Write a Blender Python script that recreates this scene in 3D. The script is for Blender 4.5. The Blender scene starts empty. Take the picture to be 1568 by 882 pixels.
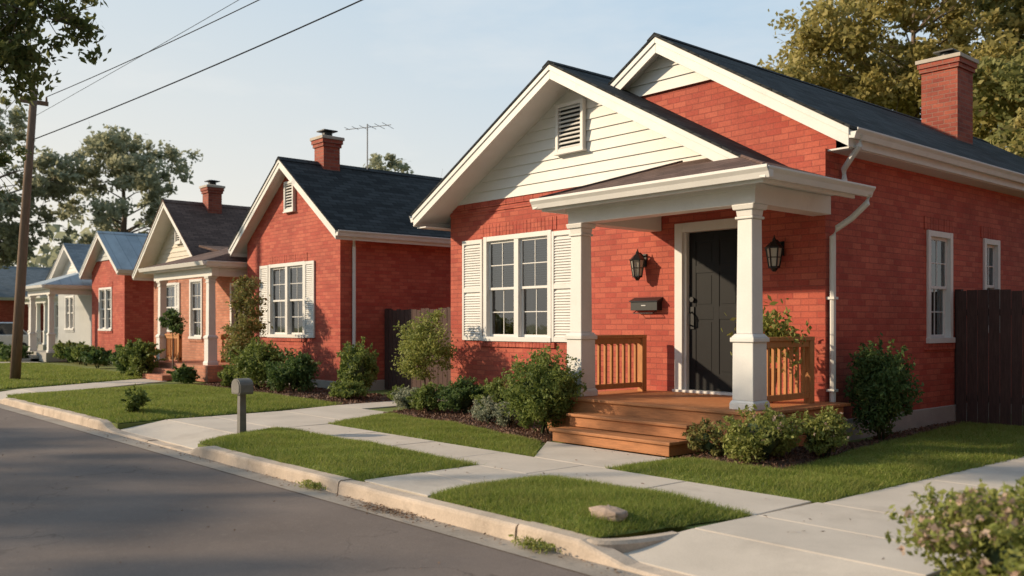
import bpy, math, random
import numpy as np
from mathutils import Vector, Matrix
R=math.radians
scene=bpy.context.scene
random.seed(7)

# ---------------------------------------------------------------- materials
def newmat(name):
    m=bpy.data.materials.new(name); m.use_nodes=True
    nt=m.node_tree; b=nt.nodes['Principled BSDF']
    return m,nt,b
def N(nt,t,**k):
    n=nt.nodes.new(t)
    for a,v in k.items(): setattr(n,a,v)
    return n
def math_(nt,op,a,b=None,c=None):
    n=N(nt,'ShaderNodeMath',operation=op)
    for i,x in enumerate((a,b,c)):
        if x is None: continue
        if isinstance(x,(int,float)): n.inputs[i].default_value=x
        else: nt.links.new(x,n.inputs[i])
    return n.outputs[0]
def mixc(nt,f,a,b,bt='MIX'):
    n=N(nt,'ShaderNodeMix',data_type='RGBA',blend_type=bt)
    for i,x in ((0,f),(6,a),(7,b)):
        if isinstance(x,(int,float)): n.inputs[i].default_value=x
        elif isinstance(x,tuple): n.inputs[i].default_value=(*x,1) if len(x)==3 else x
        else: nt.links.new(x,n.inputs[i])
    return n.outputs[2]
def noise(nt,vec,scale,detail=4,rough=.6):
    n=N(nt,'ShaderNodeTexNoise'); n.inputs['Scale'].default_value=scale
    n.inputs['Detail'].default_value=detail; n.inputs['Roughness'].default_value=rough
    if vec is not None: nt.links.new(vec,n.inputs['Vector'])
    return n.outputs['Fac']
def ramp(nt,f,a,b,lo=0.,hi=1.):
    n=N(nt,'ShaderNodeMapRange'); n.clamp=True
    nt.links.new(f,n.inputs[0]); n.inputs[1].default_value=a; n.inputs[2].default_value=b; n.inputs[3].default_value=lo; n.inputs[4].default_value=hi
    return n.outputs[0]
def bump(nt,b,h,strength=.3,dist=.01):
    n=N(nt,'ShaderNodeBump'); n.inputs['Strength'].default_value=strength; n.inputs['Distance'].default_value=dist
    nt.links.new(h,n.inputs['Height']); nt.links.new(n.outputs[0],b.inputs['Normal'])
def pos(nt,scale=None):
    g=N(nt,'ShaderNodeNewGeometry'); o=g.outputs['Position']
    if scale:
        mp=N(nt,'ShaderNodeMapping'); mp.inputs['Scale'].default_value=scale
        nt.links.new(o,mp.inputs[0]); o=mp.outputs[0]
    return o
def simple(name,col,rough=.6,var=.15,ns=6,bmp=.15,stretch=None,fine=60,spec=.5,stain=None):
    m,nt,b=newmat(name)
    p=pos(nt,stretch)
    n1=noise(nt,p,ns,5); n2=noise(nt,p,fine,3)
    f=math_(nt,'ADD',math_(nt,'MULTIPLY',n1,.65),math_(nt,'MULTIPLY',n2,.35))
    f=ramp(nt,f,.3,.7)
    lo=tuple(c*(1-var) for c in col); hi=tuple(min(1,c*(1+var)) for c in col)
    c_=mixc(nt,f,lo,hi)
    if stain:
        s=math_(nt,'MULTIPLY',ramp(nt,noise(nt,p,stain[1],7,.7),.52,.72),stain[2]); c_=mixc(nt,s,c_,stain[0])
    nt.links.new(c_,b.inputs['Base Color'])
    b.inputs['Roughness'].default_value=rough; b.inputs['Specular IOR Level'].default_value=spec
    if bmp: bump(nt,b,n2,bmp,.005)
    return m
def boxuv(nt,vs=1.0):
    g=N(nt,'ShaderNodeNewGeometry')
    sn=N(nt,'ShaderNodeSeparateXYZ'); nt.links.new(g.outputs['True Normal'],sn.inputs[0])
    ax=math_(nt,'ABSOLUTE',sn.outputs[0]); ay=math_(nt,'ABSOLUTE',sn.outputs[1])
    gt=math_(nt,'GREATER_THAN',ax,ay)
    sp=N(nt,'ShaderNodeSeparateXYZ'); nt.links.new(g.outputs['Position'],sp.inputs[0])
    d=math_(nt,'SUBTRACT',sp.outputs[1],sp.outputs[0])
    u=math_(nt,'MULTIPLY_ADD',d,gt,sp.outputs[0])
    v=math_(nt,'MULTIPLY',sp.outputs[2],vs)
    c=N(nt,'ShaderNodeCombineXYZ'); nt.links.new(u,c.inputs[0]); nt.links.new(v,c.inputs[1])
    return c.outputs[0],g.outputs['Position']
def brickmat(name,c1,c2,mortar,bw=.215,rh=.078,ms=.008,vs=1.0,rough=.75,bs=.6,bias=0.0,off=.5,dirt=True):
    m,nt,b=newmat(name)
    uv,p=boxuv(nt,vs)
    wn=N(nt,'ShaderNodeTexNoise'); wn.inputs['Scale'].default_value=9; nt.links.new(p,wn.inputs['Vector'])
    sc=N(nt,'ShaderNodeVectorMath',operation='SCALE'); sc.inputs['Scale'].default_value=.006
    nt.links.new(wn.outputs['Color'],sc.inputs[0])
    ad=N(nt,'ShaderNodeVectorMath',operation='ADD'); nt.links.new(uv,ad.inputs[0]); nt.links.new(sc.outputs[0],ad.inputs[1])
    t=N(nt,'ShaderNodeTexBrick'); nt.links.new(ad.outputs[0],t.inputs['Vector'])
    t.offset=off
    t.inputs['Scale'].default_value=1; t.inputs['Mortar Size'].default_value=ms
    t.inputs['Mortar Smooth'].default_value=.35; t.inputs['Bias'].default_value=bias
    t.inputs['Brick Width'].default_value=bw; t.inputs['Row Height'].default_value=rh
    t.inputs['Color1'].default_value=(*c1,1); t.inputs['Color2'].default_value=(*c2,1); t.inputs['Mortar'].default_value=(*mortar,1)
    n1=noise(nt,p,1.3,5,.65); n2=noise(nt,p,45,4,.6)
    k=math_(nt,'ADD',math_(nt,'MULTIPLY',ramp(nt,n1,.3,.7),.35),math_(nt,'MULTIPLY',ramp(nt,n2,.3,.7),.3))
    k=math_(nt,'ADD',k,.68)
    cc=N(nt,'ShaderNodeCombineColor')
    for i in range(3): nt.links.new(k,cc.inputs[i])
    col=mixc(nt,1.0,t.outputs['Color'],cc.outputs[0],'MULTIPLY')
    if dirt:
        sz=N(nt,'ShaderNodeSeparateXYZ'); nt.links.new(p,sz.inputs[0])
        low=ramp(nt,sz.outputs[2],.9,.1)
        low=math_(nt,'MULTIPLY',low,math_(nt,'MULTIPLY',ramp(nt,noise(nt,p,3.5,5),.35,.7),.5))
        col=mixc(nt,low,col,(.13,.07,.05))
        ch=math_(nt,'MULTIPLY',ramp(nt,noise(nt,p,7,6,.7),.60,.74),.35)
        col=mixc(nt,ch,col,(c2[0]*1.12,c2[1]*1.7,c2[2]*1.9))
    nt.links.new(col,b.inputs['Base Color'])
    b.inputs['Roughness'].default_value=rough; b.inputs['Specular IOR Level'].default_value=.25
    h=math_(nt,'SUBTRACT',math_(nt,'MULTIPLY',n2,.25),t.outputs['Fac'])
    bump(nt,b,h,bs,.008)
    return m

M={}
M['brick']=brickmat('painted_red_brick',(.385,.068,.048),(.50,.125,.080),(.33,.078,.058),ms=.0065,bs=.55)
M['brick_or']=brickmat('orange_brick',(.44,.165,.10),(.56,.24,.155),(.38,.20,.145))
M['brick_ch']=brickmat('chimney_brick',(.27,.058,.042),(.40,.105,.066),(.29,.15,.115),ms=.008)
M['roof']=brickmat('charcoal_shingles',(.024,.026,.028),(.055,.059,.063),(.011,.012,.013),bw=.32,rh=.15,ms=.008,vs=2.0,rough=.98,bs=.8,dirt=False)
M['roof_br']=brickmat('brown_shingles',(.105,.066,.056),(.165,.105,.087),(.05,.031,.027),bw=.3,rh=.14,ms=.008,vs=2.4,rough=.95,bs=.8,dirt=False)
M['roof_met']=brickmat('pale_metal_roofing',(.33,.38,.43),(.38,.43,.47),(.22,.26,.30),bw=.4,rh=9,ms=.012,rough=.65,bs=.5,dirt=False,off=0)
M['roof_gy']=brickmat('slate_shingles',(.20,.22,.245),(.26,.28,.30),(.13,.145,.16),bw=.3,rh=.15,vs=2.,rough=.9,dirt=False)
M['white']=simple('white_paint',(.72,.70,.68),.5,.07,2.5,.08,stain=((.55,.52,.48),3,.3))
M['siding']=simple('white_siding',(.70,.69,.67),.55,.06,3,.1,stain=((.57,.55,.51),2.4,.3))
M['cream']=simple('cream_siding',(.64,.57,.48),.6,.06,3,.1)
M['greys']=simple('pale_grey_siding',(.42,.43,.43),.6,.1,3,.1)
M['black']=simple('black_door_paint',(.008,.008,.009),.6,.2,5,.05,spec=.25)
M['metal']=simple('black_iron',(.012,.012,.013),.4,.2,20,.05)
M['wood']=simple('stained_deck_wood',(.45,.19,.080),.6,.32,5,.25,(1.2,14,14),30,.3)
M['woodv']=simple('stained_rail_wood',(.50,.225,.085),.6,.3,5,.25,(14,14,1.2),30,.3)
M['fence']=simple('dark_fence_wood',(.070,.036,.030),.85,.45,5,.4,(10,10,1),30)
M['pole']=simple('weathered_pole_wood',(.20,.13,.09),.9,.35,4,.5,(12,12,1),40)
M['conc']=simple('pavement_concrete',(.54,.475,.41),.9,.14,1.6,.35,None,90,.3,((.35,.30,.255),1.3,.5))
M['curb']=simple('curb_concrete',(.53,.43,.345),.9,.28,2.4,.5,None,60,.3,((.24,.19,.15),2.2,.6))
M['gut']=simple('gutter_concrete',(.31,.265,.225),.9,.3,2.4,.5,None,60,.3)
M['found']=simple('foundation_concrete',(.36,.34,.31),.85,.2,3,.4,None,60)
M['bark']=simple('tree_bark',(.16,.115,.085),.9,.4,6,.8,(6,6,1),30)
M['stone']=simple('grey_stone',(.18,.17,.155),.8,.25,8,.4)
M['rock']=simple('rock_surface',(.38,.28,.22),.85,.3,8,.8,None,40)
M['pot']=simple('pot_clay',(.25,.11,.06),.8,.2,8,.2)
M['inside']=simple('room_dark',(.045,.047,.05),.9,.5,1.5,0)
M['blind']=simple('window_blind',(.34,.34,.34),.7,.05,3,0)
M['curtain']=simple('curtain_cloth',(.15,.15,.15),.8,.25,2,0,(14,14,.5))
M['tyre']=simple('tyre_rubber',(.02,.02,.02),.8,.2)
M['silver']=simple('alu',(.5,.5,.5),.4,.1)
def carpaint(n,c):
    m,nt,b=newmat(n); b.inputs['Base Color'].default_value=(*c,1); b.inputs['Roughness'].default_value=.25; b.inputs['Metallic'].default_value=.3
    b.inputs['Coat Weight'].default_value=.6; return m
M['car_w']=carpaint('car_paint_silver',(.5,.52,.54)); M['car_d']=carpaint('car_paint_blue',(.06,.09,.13))
m,nt,b=newmat('car_glass'); b.inputs['Base Color'].default_value=(.02,.025,.03,1); b.inputs['Roughness'].default_value=.06; M['cglass']=m
m,nt,b=newmat('lantern_glass'); b.inputs['Base Color'].default_value=(.5,.46,.4,1); b.inputs['Roughness'].default_value=.15; M['lglass']=m
m,nt,b=newmat('window_glass'); nt.nodes.remove(b)
out=nt.nodes['Material Output']; tr=N(nt,'ShaderNodeBsdfTransparent'); tr.inputs[0].default_value=(.70,.74,.76,1)
gl=N(nt,'ShaderNodeBsdfGlossy'); gl.inputs['Roughness'].default_value=.03; gl.inputs[0].default_value=(.95,.97,1,1)
fr=N(nt,'ShaderNodeFresnel'); fr.inputs[0].default_value=1.7
wv=noise(nt,pos(nt),2.5,2); bp=N(nt,'ShaderNodeBump'); bp.inputs['Strength'].default_value=.06; bp.inputs['Distance'].default_value=.02
nt.links.new(wv,bp.inputs['Height']); nt.links.new(bp.outputs[0],gl.inputs['Normal'])
mx=N(nt,'ShaderNodeMixShader'); nt.links.new(math_(nt,'ADD',fr.outputs[0],.07),mx.inputs[0]); nt.links.new(tr.outputs[0],mx.inputs[1]); nt.links.new(gl.outputs[0],mx.inputs[2])
nt.links.new(mx.outputs[0],out.inputs[0]); M['glass']=m
def leafmat(name,c1,c2,trans=.35,c3=None,patchy=None):
    m,nt,b=newmat(name)
    g=N(nt,'ShaderNodeNewGeometry'); r=g.outputs['Random Per Island']
    cr=N(nt,'ShaderNodeValToRGB'); cr.color_ramp.elements[0].color=(*c1,1); cr.color_ramp.elements[1].color=(*c2,1)
    if c3:
        cr.color_ramp.elements[1].position=.82; e=cr.color_ramp.elements.new(.97); e.color=(*c3,1)
    nt.links.new(r,cr.inputs[0])
    lo=ramp(nt,noise(nt,g.outputs['Position'],1.6,3),.3,.7)
    col=mixc(nt,math_(nt,'MULTIPLY',lo,.35),cr.outputs[0],(c1[0]*.8,c1[1]*.8,c1[2]*.85))
    if patchy:
        k=math_(nt,'MULTIPLY',ramp(nt,noise(nt,g.outputs['Position'],3.2,6,.7),.48,.68),.45); col=mixc(nt,k,col,patchy)
    nt.links.new(col,b.inputs['Base Color']); b.inputs['Roughness'].default_value=.6; b.inputs['Specular IOR Level'].default_value=.3
    t=N(nt,'ShaderNodeBsdfTranslucent'); nt.links.new(col,t.inputs[0])
    mx=N(nt,'ShaderNodeMixShader'); mx.inputs[0].default_value=trans
    nt.links.new(b.outputs[0],mx.inputs[1]); nt.links.new(t.outputs[0],mx.inputs[2])
    nt.links.new(mx.outputs[0],nt.nodes['Material Output'].inputs[0])
    return m
M['leaf']=leafmat('shrub_leaves',(.135,.185,.045),(.30,.35,.095),.4)
M['leaf_d']=leafmat('dark_shrub_leaves',(.07,.125,.038),(.165,.23,.07),.4)
M['leaf_y']=leafmat('yellow_green_leaves',(.20,.24,.05),(.41,.41,.13),.4)
M['leaf_g']=leafmat('grey_green_leaves',(.22,.25,.16),(.42,.43,.31))
M['leaf_gold']=leafmat('golden_tree_leaves',(.31,.28,.085),(.58,.47,.18),.45)
M['leaf_t']=leafmat('tree_leaves',(.20,.215,.07),(.40,.38,.145),.45)
M['leaf_o']=leafmat('street_tree_leaves',(.09,.115,.035),(.22,.23,.075),.4)
M['leaf_far']=leafmat('haze_paled_leaves',(.31,.33,.22),(.49,.48,.32),.5)  # aerial haze on far trees put into paler leaf colours
M['leaf_r']=leafmat('reddish_shrub_leaves',(.18,.19,.065),(.34,.31,.10),.4,(.40,.18,.10))
M['flower']=leafmat('pale_flower_petals',(.50,.35,.27),(.70,.54,.42))
M['grass']=leafmat('grass_blades',(.165,.225,.035),(.33,.385,.085),.45,(.48,.44,.16),(.40,.38,.12))
M['litter']=leafmat('dry_leaves',(.12,.06,.03),(.26,.15,.08),.1)
M['mchip']=leafmat('mulch_chips',(.11,.053,.035),(.26,.145,.095),.05)
M['soil']=simple('mulch_soil',(.10,.055,.04),.95,.4,14,.8)
M['lawnbase']=simple('lawn_ground',(.17,.20,.055),.95,.35,3,.6,None,60,.3,((.22,.19,.09),2.5,.6))
M['core']=simple('shrub_shade',(.04,.06,.024),.95,.5,10,.8)  # inner shade of shrubs put into this dark core colour
m,nt,b=newmat('asphalt'); p=pos(nt)
n1=noise(nt,p,.6,5,.6); n2=noise(nt,p,120,3,.7); n3=noise(nt,p,14,5,.7)
f=math_(nt,'ADD',math_(nt,'MULTIPLY',ramp(nt,n1,.3,.7),.5),math_(nt,'MULTIPLY',ramp(nt,n2,.35,.75),.5))
col=mixc(nt,f,(.135,.108,.096),(.245,.20,.177))
col=mixc(nt,math_(nt,'MULTIPLY',ramp(nt,n3,.55,.75),.35),col,(.28,.23,.20))
vo=N(nt,'ShaderNodeTexVoronoi',feature='DISTANCE_TO_EDGE'); vo.inputs['Scale'].default_value=.42
wp=N(nt,'ShaderNodeVectorMath',operation='ADD'); wn=N(nt,'ShaderNodeTexNoise'); wn.inputs['Scale'].default_value=2.5; wn.inputs['Detail'].default_value=6
nt.links.new(p,wn.inputs['Vector']); nt.links.new(p,wp.inputs[0]); nt.links.new(wn.outputs['Color'],wp.inputs[1]); nt.links.new(wp.outputs[0],vo.inputs['Vector'])
ck=math_(nt,'MULTIPLY',ramp(nt,vo.outputs['Distance'],.008,.002),math_(nt,'MULTIPLY',ramp(nt,noise(nt,p,.5,3),.5,.65),.4))
col=mixc(nt,ck,col,(.05,.04,.035))
nt.links.new(col,b.inputs['Base Color']); b.inputs['Roughness'].default_value=.95; b.inputs['Specular IOR Level'].default_value=.2
bump(nt,b,math_(nt,'SUBTRACT',n2,ck),.5,.008); M['asph']=m

# ---------------------------------------------------------------- mesh tools
class MB:
    def __init__(s): s.v=[];s.f=[];s.m=[]
    def add(s,vs,fs,mi=0):
        o=len(s.v); s.v+= [tuple(v) for v in vs]
        for f in fs: s.f.append(tuple(i+o for i in f)); s.m.append(mi)
    def hexa(s,c,mi=0):
        s.add(c,[(3,2,1,0),(4,5,6,7),(0,1,5,4),(1,2,6,5),(2,3,7,6),(3,0,4,7)],mi)
    def box(s,x0,x1,y0,y1,z0,z1,mi=0):
        s.hexa([(x0,y0,z0),(x1,y0,z0),(x1,y1,z0),(x0,y1,z0),(x0,y0,z1),(x1,y0,z1),(x1,y1,z1),(x0,y1,z1)],mi)
    def prism_y(s,poly,y0,y1,mi=0):
        n=len(poly); v=[(x,y0,z) for x,z in poly]+[(x,y1,z) for x,z in poly]
        s.add(v,[tuple(range(n))[::1],tuple(range(2*n-1,n-1,-1))]+[(i,i+n,(i+1)%n+n,(i+1)%n) for i in range(n)],mi)
    def prism_x(s,poly,x0,x1,mi=0):
        n=len(poly); v=[(x0,y,z) for y,z in poly]+[(x1,y,z) for y,z in poly]
        s.add(v,[tuple(range(n)),tuple(range(2*n-1,n-1,-1))]+[(i,i+n,(i+1)%n+n,(i+1)%n) for i in range(n)],mi)
    def frust(s,cx,cy,z0,z1,a,b,mi=0,a2=None,b2=None):
        a2=a if a2 is None else a2; b2=b if b2 is None else b2
        s.hexa([(cx-a,cy-a2,z0),(cx+a,cy-a2,z0),(cx+a,cy+a2,z0),(cx-a,cy+a2,z0),(cx-b,cy-b2,z1),(cx+b,cy-b2,z1),(cx+b,cy+b2,z1),(cx-b,cy+b2,z1)],mi)
    def pipe(s,pts,rs,sides=8,mi=0):
        pts=[Vector(p) for p in pts]; n=len(pts)
        if not isinstance(rs,(list,tuple)): rs=[rs]*n
        o=len(s.v); 
        for i,p in enumerate(pts):
            t=(pts[min(i+1,n-1)]-pts[max(i-1,0)]).normalized()
            ref=Vector((0,0,1)) if abs(t.z)<.9 else Vector((1,0,0))
            a=t.cross(ref).normalized(); b=t.cross(a)
            for k in range(sides):
                an=2*math.pi*k/sides; s.v.append(tuple(p+(a*math.cos(an)+b*math.sin(an))*rs[i]))
        for i in range(n-1):
            for k in range(sides):
                k2=(k+1)%sides
                s.f.append((o+i*sides+k,o+i*sides+k2,o+(i+1)*sides+k2,o+(i+1)*sides+k)); s.m.append(mi)
        s.f.append(tuple(o+k for k in range(sides))[::-1]); s.m.append(mi)
        s.f.append(tuple(o+(n-1)*sides+k for k in range(sides))); s.m.append(mi)
    def build(s,name,mats,parent=None,bevel=0,smooth=False,loc=None):
        me=bpy.data.meshes.new(name); me.from_pydata(s.v,[],s.f)
        for x in mats: me.materials.append(M[x] if isinstance(x,str) else x)
        me.polygons.foreach_set('material_index',s.m)
        if smooth: me.polygons.foreach_set('use_smooth',[True]*len(s.f))
        me.update()
        ob=bpy.data.objects.new(name,me); scene.collection.objects.link(ob)
        if loc is not None: ob.location=loc
        if bevel:
            bm=ob.modifiers.new('b','BEVEL'); bm.width=bevel; bm.segments=2; bm.limit_method='ANGLE'; bm.angle_limit=R(40)
        if parent: par(ob,parent)
        return ob
def par(ob,p):
    ob.parent=p; ob.matrix_parent_inverse=Matrix.Translation(p.location).inverted()
def empty(name,loc):
    e=bpy.data.objects.new(name,None); e.location=loc; scene.collection.objects.link(e); e.empty_display_size=.5; return e
def soup(name,V,nper,mats,parent=None,loc=None,mi=None):
    n=len(V); me=bpy.data.meshes.new(name)
    me.vertices.add(n); me.vertices.foreach_set('co',V.astype(np.float32).ravel())
    me.loops.add(n); me.loops.foreach_set('vertex_index',np.arange(n,dtype=np.int32))
    me.polygons.add(n//nper); me.polygons.foreach_set('loop_start',np.arange(0,n,nper,dtype=np.int32))
    for x in mats: me.materials.append(M[x])
    if mi is not None: me.polygons.foreach_set('material_index',mi.astype(np.int32))
    me.update(calc_edges=True); me.validate()
    ob=bpy.data.objects.new(name,me); scene.collection.objects.link(ob)
    if loc is not None: ob.location=loc
    if parent: par(ob,parent)
    return ob
def leafquads(P,size,rng,updir=.3,aspect=.5):
    n=len(P); d=rng.normal(size=(n,3)); d[:,2]+=updir; d/=np.linalg.norm(d,axis=1)[:,None]
    e=rng.normal(size=(n,3)); b=np.cross(d,e); b/=np.linalg.norm(b,axis=1)[:,None]+1e-9
    s=size*rng.uniform(.6,1.3,n)[:,None]; a=d*s; b=b*s*aspect
    V=np.stack([P-a,P+b-.15*a,P+a,P-b-.15*a],axis=1)
    return V.reshape(-1,3)

def FR(y): return lambda u,w,z:(u,y-w,z)
def FX(x): return lambda u,w,z:(x+w,u,z)
def fbox(mb,F,u0,u1,w0,w1,z0,z1,mi=0):
    mb.hexa([F(u0,w0,z0),F(u1,w0,z0),F(u1,w1,z0),F(u0,w1,z0),F(u0,w0,z1),F(u1,w0,z1),F(u1,w1,z1),F(u0,w1,z1)],mi)
def wall(mb,F,u0,u1,z0,z1,ops,depth=.14,mi=0):
    us=sorted({u0,u1}|{o[0] for o in ops}|{o[1] for o in ops}); zs=sorted({z0,z1}|{o[2] for o in ops}|{o[3] for o in ops})
    for i in range(len(us)-1):
        for j in range(len(zs)-1):
            uc=(us[i]+us[i+1])/2; zc=(zs[j]+zs[j+1])/2
            if any(o[0]<uc<o[1] and o[2]<zc<o[3] for o in ops): continue
            mb.add([F(us[i],0,zs[j]),F(us[i+1],0,zs[j]),F(us[i+1],0,zs[j+1]),F(us[i],0,zs[j+1])],[(0,1,2,3)],mi)
    for a,b,c,d in [o[:4] for o in ops]:
        for (p,q) in (((a,c),(b,c)),((b,c),(b,d)),((b,d),(a,d)),((a,d),(a,c))):
            mb.add([F(p[0],0,p[1]),F(q[0],0,q[1]),F(q[0],-depth,q[1]),F(p[0],-depth,p[1])],[(0,1,2,3)],mi)
def window(parent,F,u0,u1,z0,z1,units=1,blind=True,grid=(1,1),name='window',cas=.07):
    t=MB(); c=cas
    fbox(t,F,u0-.015,u0+c,-.10,.03,z0,z1+.012); fbox(t,F,u1-c,u1+.015,-.10,.03,z0,z1+.012)
    fbox(t,F,u0+c,u1-c,-.10,.028,z1-c,z1+.01); fbox(t,F,u0-.03,u1+.03,-.10,.055,z0-.03,z0+.045)
    iu0,iu1,iz0,iz1=u0+c,u1-c,z0+.045,z1-c
    w=(iu1-iu0-(units-1)*.11)/units
    g=MB(); bl=MB()
    for k in range(units):
        a=iu0+k*(w+.11); b=a+w; zm=(iz0+iz1)/2
        if k: fbox(t,F,a-.11,a,-.10,.022,iz0,iz1)
        for (s0,s1,wo) in ((iz0,zm+.02,-.055),(zm-.02,iz1,-.025)):
            fr_=.042
            fbox(t,F,a,a+fr_,wo-.03,wo,s0,s1);fbox(t,F,b-fr_,b,wo-.03,wo,s0,s1)
            fbox(t,F,a+fr_,b-fr_,wo-.03,wo-.001,s0,s0+fr_);fbox(t,F,a+fr_,b-fr_,wo-.03,wo-.001,s1-fr_,s1)
            for i in range(grid[0]):
                uu=a+(i+1)*(b-a)/(grid[0]+1); fbox(t,F,uu-.008,uu+.008,wo-.022,wo-.006,s0+fr_,s1-fr_)
            for i in range(grid[1]):
                zz=s0+(i+1)*(s1-s0)/(grid[1]+1); fbox(t,F,a+fr_,b-fr_,wo-.021,wo-.005,zz-.008,zz+.008)
            g.add([F(a+fr_,wo-.015,s0+fr_),F(b-fr_,wo-.015,s0+fr_),F(b-fr_,wo-.015,s1-fr_),F(a+fr_,wo-.015,s1-fr_)],[(0,1,2,3)])
        if blind:
            z=iz1; zl=zm-.02 if blind==1 else iz0
            while z>zl:
                bl.add([F(a,-.125,z),F(b,-.125,z),F(b,-.105,z-.02),F(a,-.105,z-.02)],[(0,1,2,3)]); z-=.038
        cw=(b-a)*.2
        for (q0,q1) in ((a,a+cw),(b-cw,b)):
            n=6
            for i in range(n):
                s0=q0+(q1-q0)*i/n; s1=q0+(q1-q0)*(i+1)/n; wa=-.17 if i%2 else -.19; wb=-.19 if i%2 else -.17
                bl.add([F(s0,wa,iz0),F(s1,wb,iz0),F(s1,wb,iz1),F(s0,wa,iz1)],[(0,1,2,3)],1)
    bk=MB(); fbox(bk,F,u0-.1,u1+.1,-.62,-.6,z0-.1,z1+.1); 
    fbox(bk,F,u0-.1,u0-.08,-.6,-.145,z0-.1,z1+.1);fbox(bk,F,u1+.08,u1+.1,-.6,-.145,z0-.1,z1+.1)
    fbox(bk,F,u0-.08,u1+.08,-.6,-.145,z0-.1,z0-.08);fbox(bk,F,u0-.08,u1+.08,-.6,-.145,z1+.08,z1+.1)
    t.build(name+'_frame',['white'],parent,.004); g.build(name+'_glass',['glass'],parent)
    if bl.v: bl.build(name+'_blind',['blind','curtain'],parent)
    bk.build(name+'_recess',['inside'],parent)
def shutter(mb,F,u0,u1,z0,z1):
    f=.045
    fbox(mb,F,u0,u0+f,.004,.04,z0,z1);fbox(mb,F,u1-f,u1,.004,.04,z0,z1)
    zm=(z0+z1)/2
    for a,b in ((z0,z0+.07),(zm-.035,zm+.035),(z1-.07,z1)): fbox(mb,F,u0+f,u1-f,.004,.038,a,b)
    fbox(mb,F,u0+f,u1-f,.003,.006,z0+.07,z1-.07)
    for a,b in ((z0+.07,zm-.035),(zm+.035,z1-.07)):
        z=a
        while z<b-.03:
            mb.hexa([F(u0+f,.03,z),F(u1-f,.03,z),F(u1-f,.036,z+.005),F(u0+f,.036,z+.005),F(u0+f,.008,z+.036),F(u1-f,.008,z+.036),F(u1-f,.014,z+.041),F(u0+f,.014,z+.041)])
            z+=.043
def vent(parent,F,u0,u1,z0,z1):
    t=MB(); f=.055
    fbox(t,F,u0,u0+f,0,.075,z0,z1);fbox(t,F,u1-f,u1,0,.075,z0,z1);fbox(t,F,u0+f,u1-f,0,.073,z0,z0+f);fbox(t,F,u0+f,u1-f,0,.073,z1-f,z1)
    fbox(t,F,u0-.02,u1+.02,.0,.09,z0-.03,z0-.001)
    z=z0+f
    while z<z1-f-.03:
        t.hexa([F(u0+f,.05,z),F(u1-f,.05,z),F(u1-f,.062,z+.01),F(u0+f,.062,z+.01),F(u0+f,.022,z+.030),F(u1-f,.022,z+.030),F(u1-f,.034,z+.040),F(u0+f,.034,z+.040)]); z+=.066
    t.build('gable_vent',['white'],parent,.003)
    d=MB(); fbox(d,F,u0+f,u1-f,.0,.004,z0+f,z1-f); d.build('vent_shade_sheet',['inside'],parent)  # dark sheet behind the slats; shade of the vent is its colour
def soldiers(mb,F,u0,u1,z0,z1,w=.012,pitch=.085):
    n=max(1,round((u1-u0)/pitch)); p=(u1-u0)/n
    for i in range(n): 
        k=random.uniform(-.002,.003); fbox(mb,F,u0+i*p+.004,u0+(i+1)*p-.004,-.01,w+k,z0,z1)
def siding(mb,F,xp,zp,sl,z0,step=.15,off=.16,mi=0):
    z=z0
    while z<zp-off-.03:
        z1=min(z+step,zp-off-.01); h0=(zp-off-z)/sl; h1=(zp-off-z1)/sl
        mb.add([F(xp-h0,.05,z),F(xp+h0,.05,z),F(xp+h1,.026,z1),F(xp-h1,.026,z1),F(xp-h0,.02,z),F(xp+h0,.02,z)],[(0,1,2,3),(4,5,1,0)],mi); z+=step
def chevron(mb,xl,xp,xr,zp,sl,y0,y1,t0,t1,mi=0,ex=0,slr=None):
    slr=slr or sl
    xl-=ex; xr+=ex; zl=zp-sl*(xp-xl); zr=zp-slr*(xr-xp)
    mb.prism_y([(xl,zl-t1),(xp,zp-t1),(xp,zp-t0),(xl,zl-t0)],y0,y1,mi)
    mb.prism_y([(xp,zp-t1),(xr,zr-t1),(xr,zr-t0),(xp,zp-t0)],y0,y1,mi)
def gutter_y(mb,x,z,y0,y1,s):
    mb.prism_y([(x,z-.10),(x+s*.07,z-.11),(x+s*.09,z-.05),(x+s*.12,z-.01),(x+s*.12,z+.01),(x+s*.105,z+.01),(x+s*.10,z-.03),(x,z-.03)],y0,y1)
def gable_roof(parent,xl,xp,xr,zp,sl,y0,y1,wy,roofm,h=.22,gut=True,name='roof',slr=None):
    a=MB(); chevron(a,xl,xp,xr,zp,sl,y0-.03,y1+.03,0,.035,0,.03,slr); a.build(name+'_shingles',[roofm],parent)
    slr=slr or sl
    c=MB(); 
    y=y0-.03
    while y<y1:
        c.prism_y([(xp-.13,zp-.13*sl+.006),(xp,zp+.006),(xp+.13,zp-.13*slr+.006),(xp+.13,zp-.13*slr+.02),(xp,zp+.024),(xp-.13,zp-.13*sl+.02)],y,min(y+.23,y1)); y+=.235
    c.build(name+'_ridge_cap',[roofm],parent)
    b=MB()
    chevron(b,xl,xp,xr,zp,sl,y0,y0+.03,.037,.037+h,0,0,slr)
    chevron(b,xl,xp,xr,zp,sl,y0-.018,y0-.001,.037,.037+h*.38,0,0.01,slr)
    chevron(b,xl,xp,xr,zp,sl,y0+.032,y1,.15,.17,0,-.005,slr)
    chevron(b,xl,xp,xr,zp,sl,y1-.0,y1+.025,.037,.037+h,0,0,slr)
    zl=zp-sl*(xp-xl); zr=zp-slr*(xr-xp)
    b.box(xl+.0,xl+.03,y0+.032,y1-.001,zl-.037-h,zl-.055); b.box(xr-.03,xr,y0+.032,y1-.001,zr-.037-h,zr-.055)
    if gut:
        gutter_y(b,xr+.002,zr-.06,y0+.0,y1,1); gutter_y(b,xl-.002,zl-.06,y0+.0,y1,-1)
    b.build(name+'_trim',['white'],parent,.004)
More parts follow.
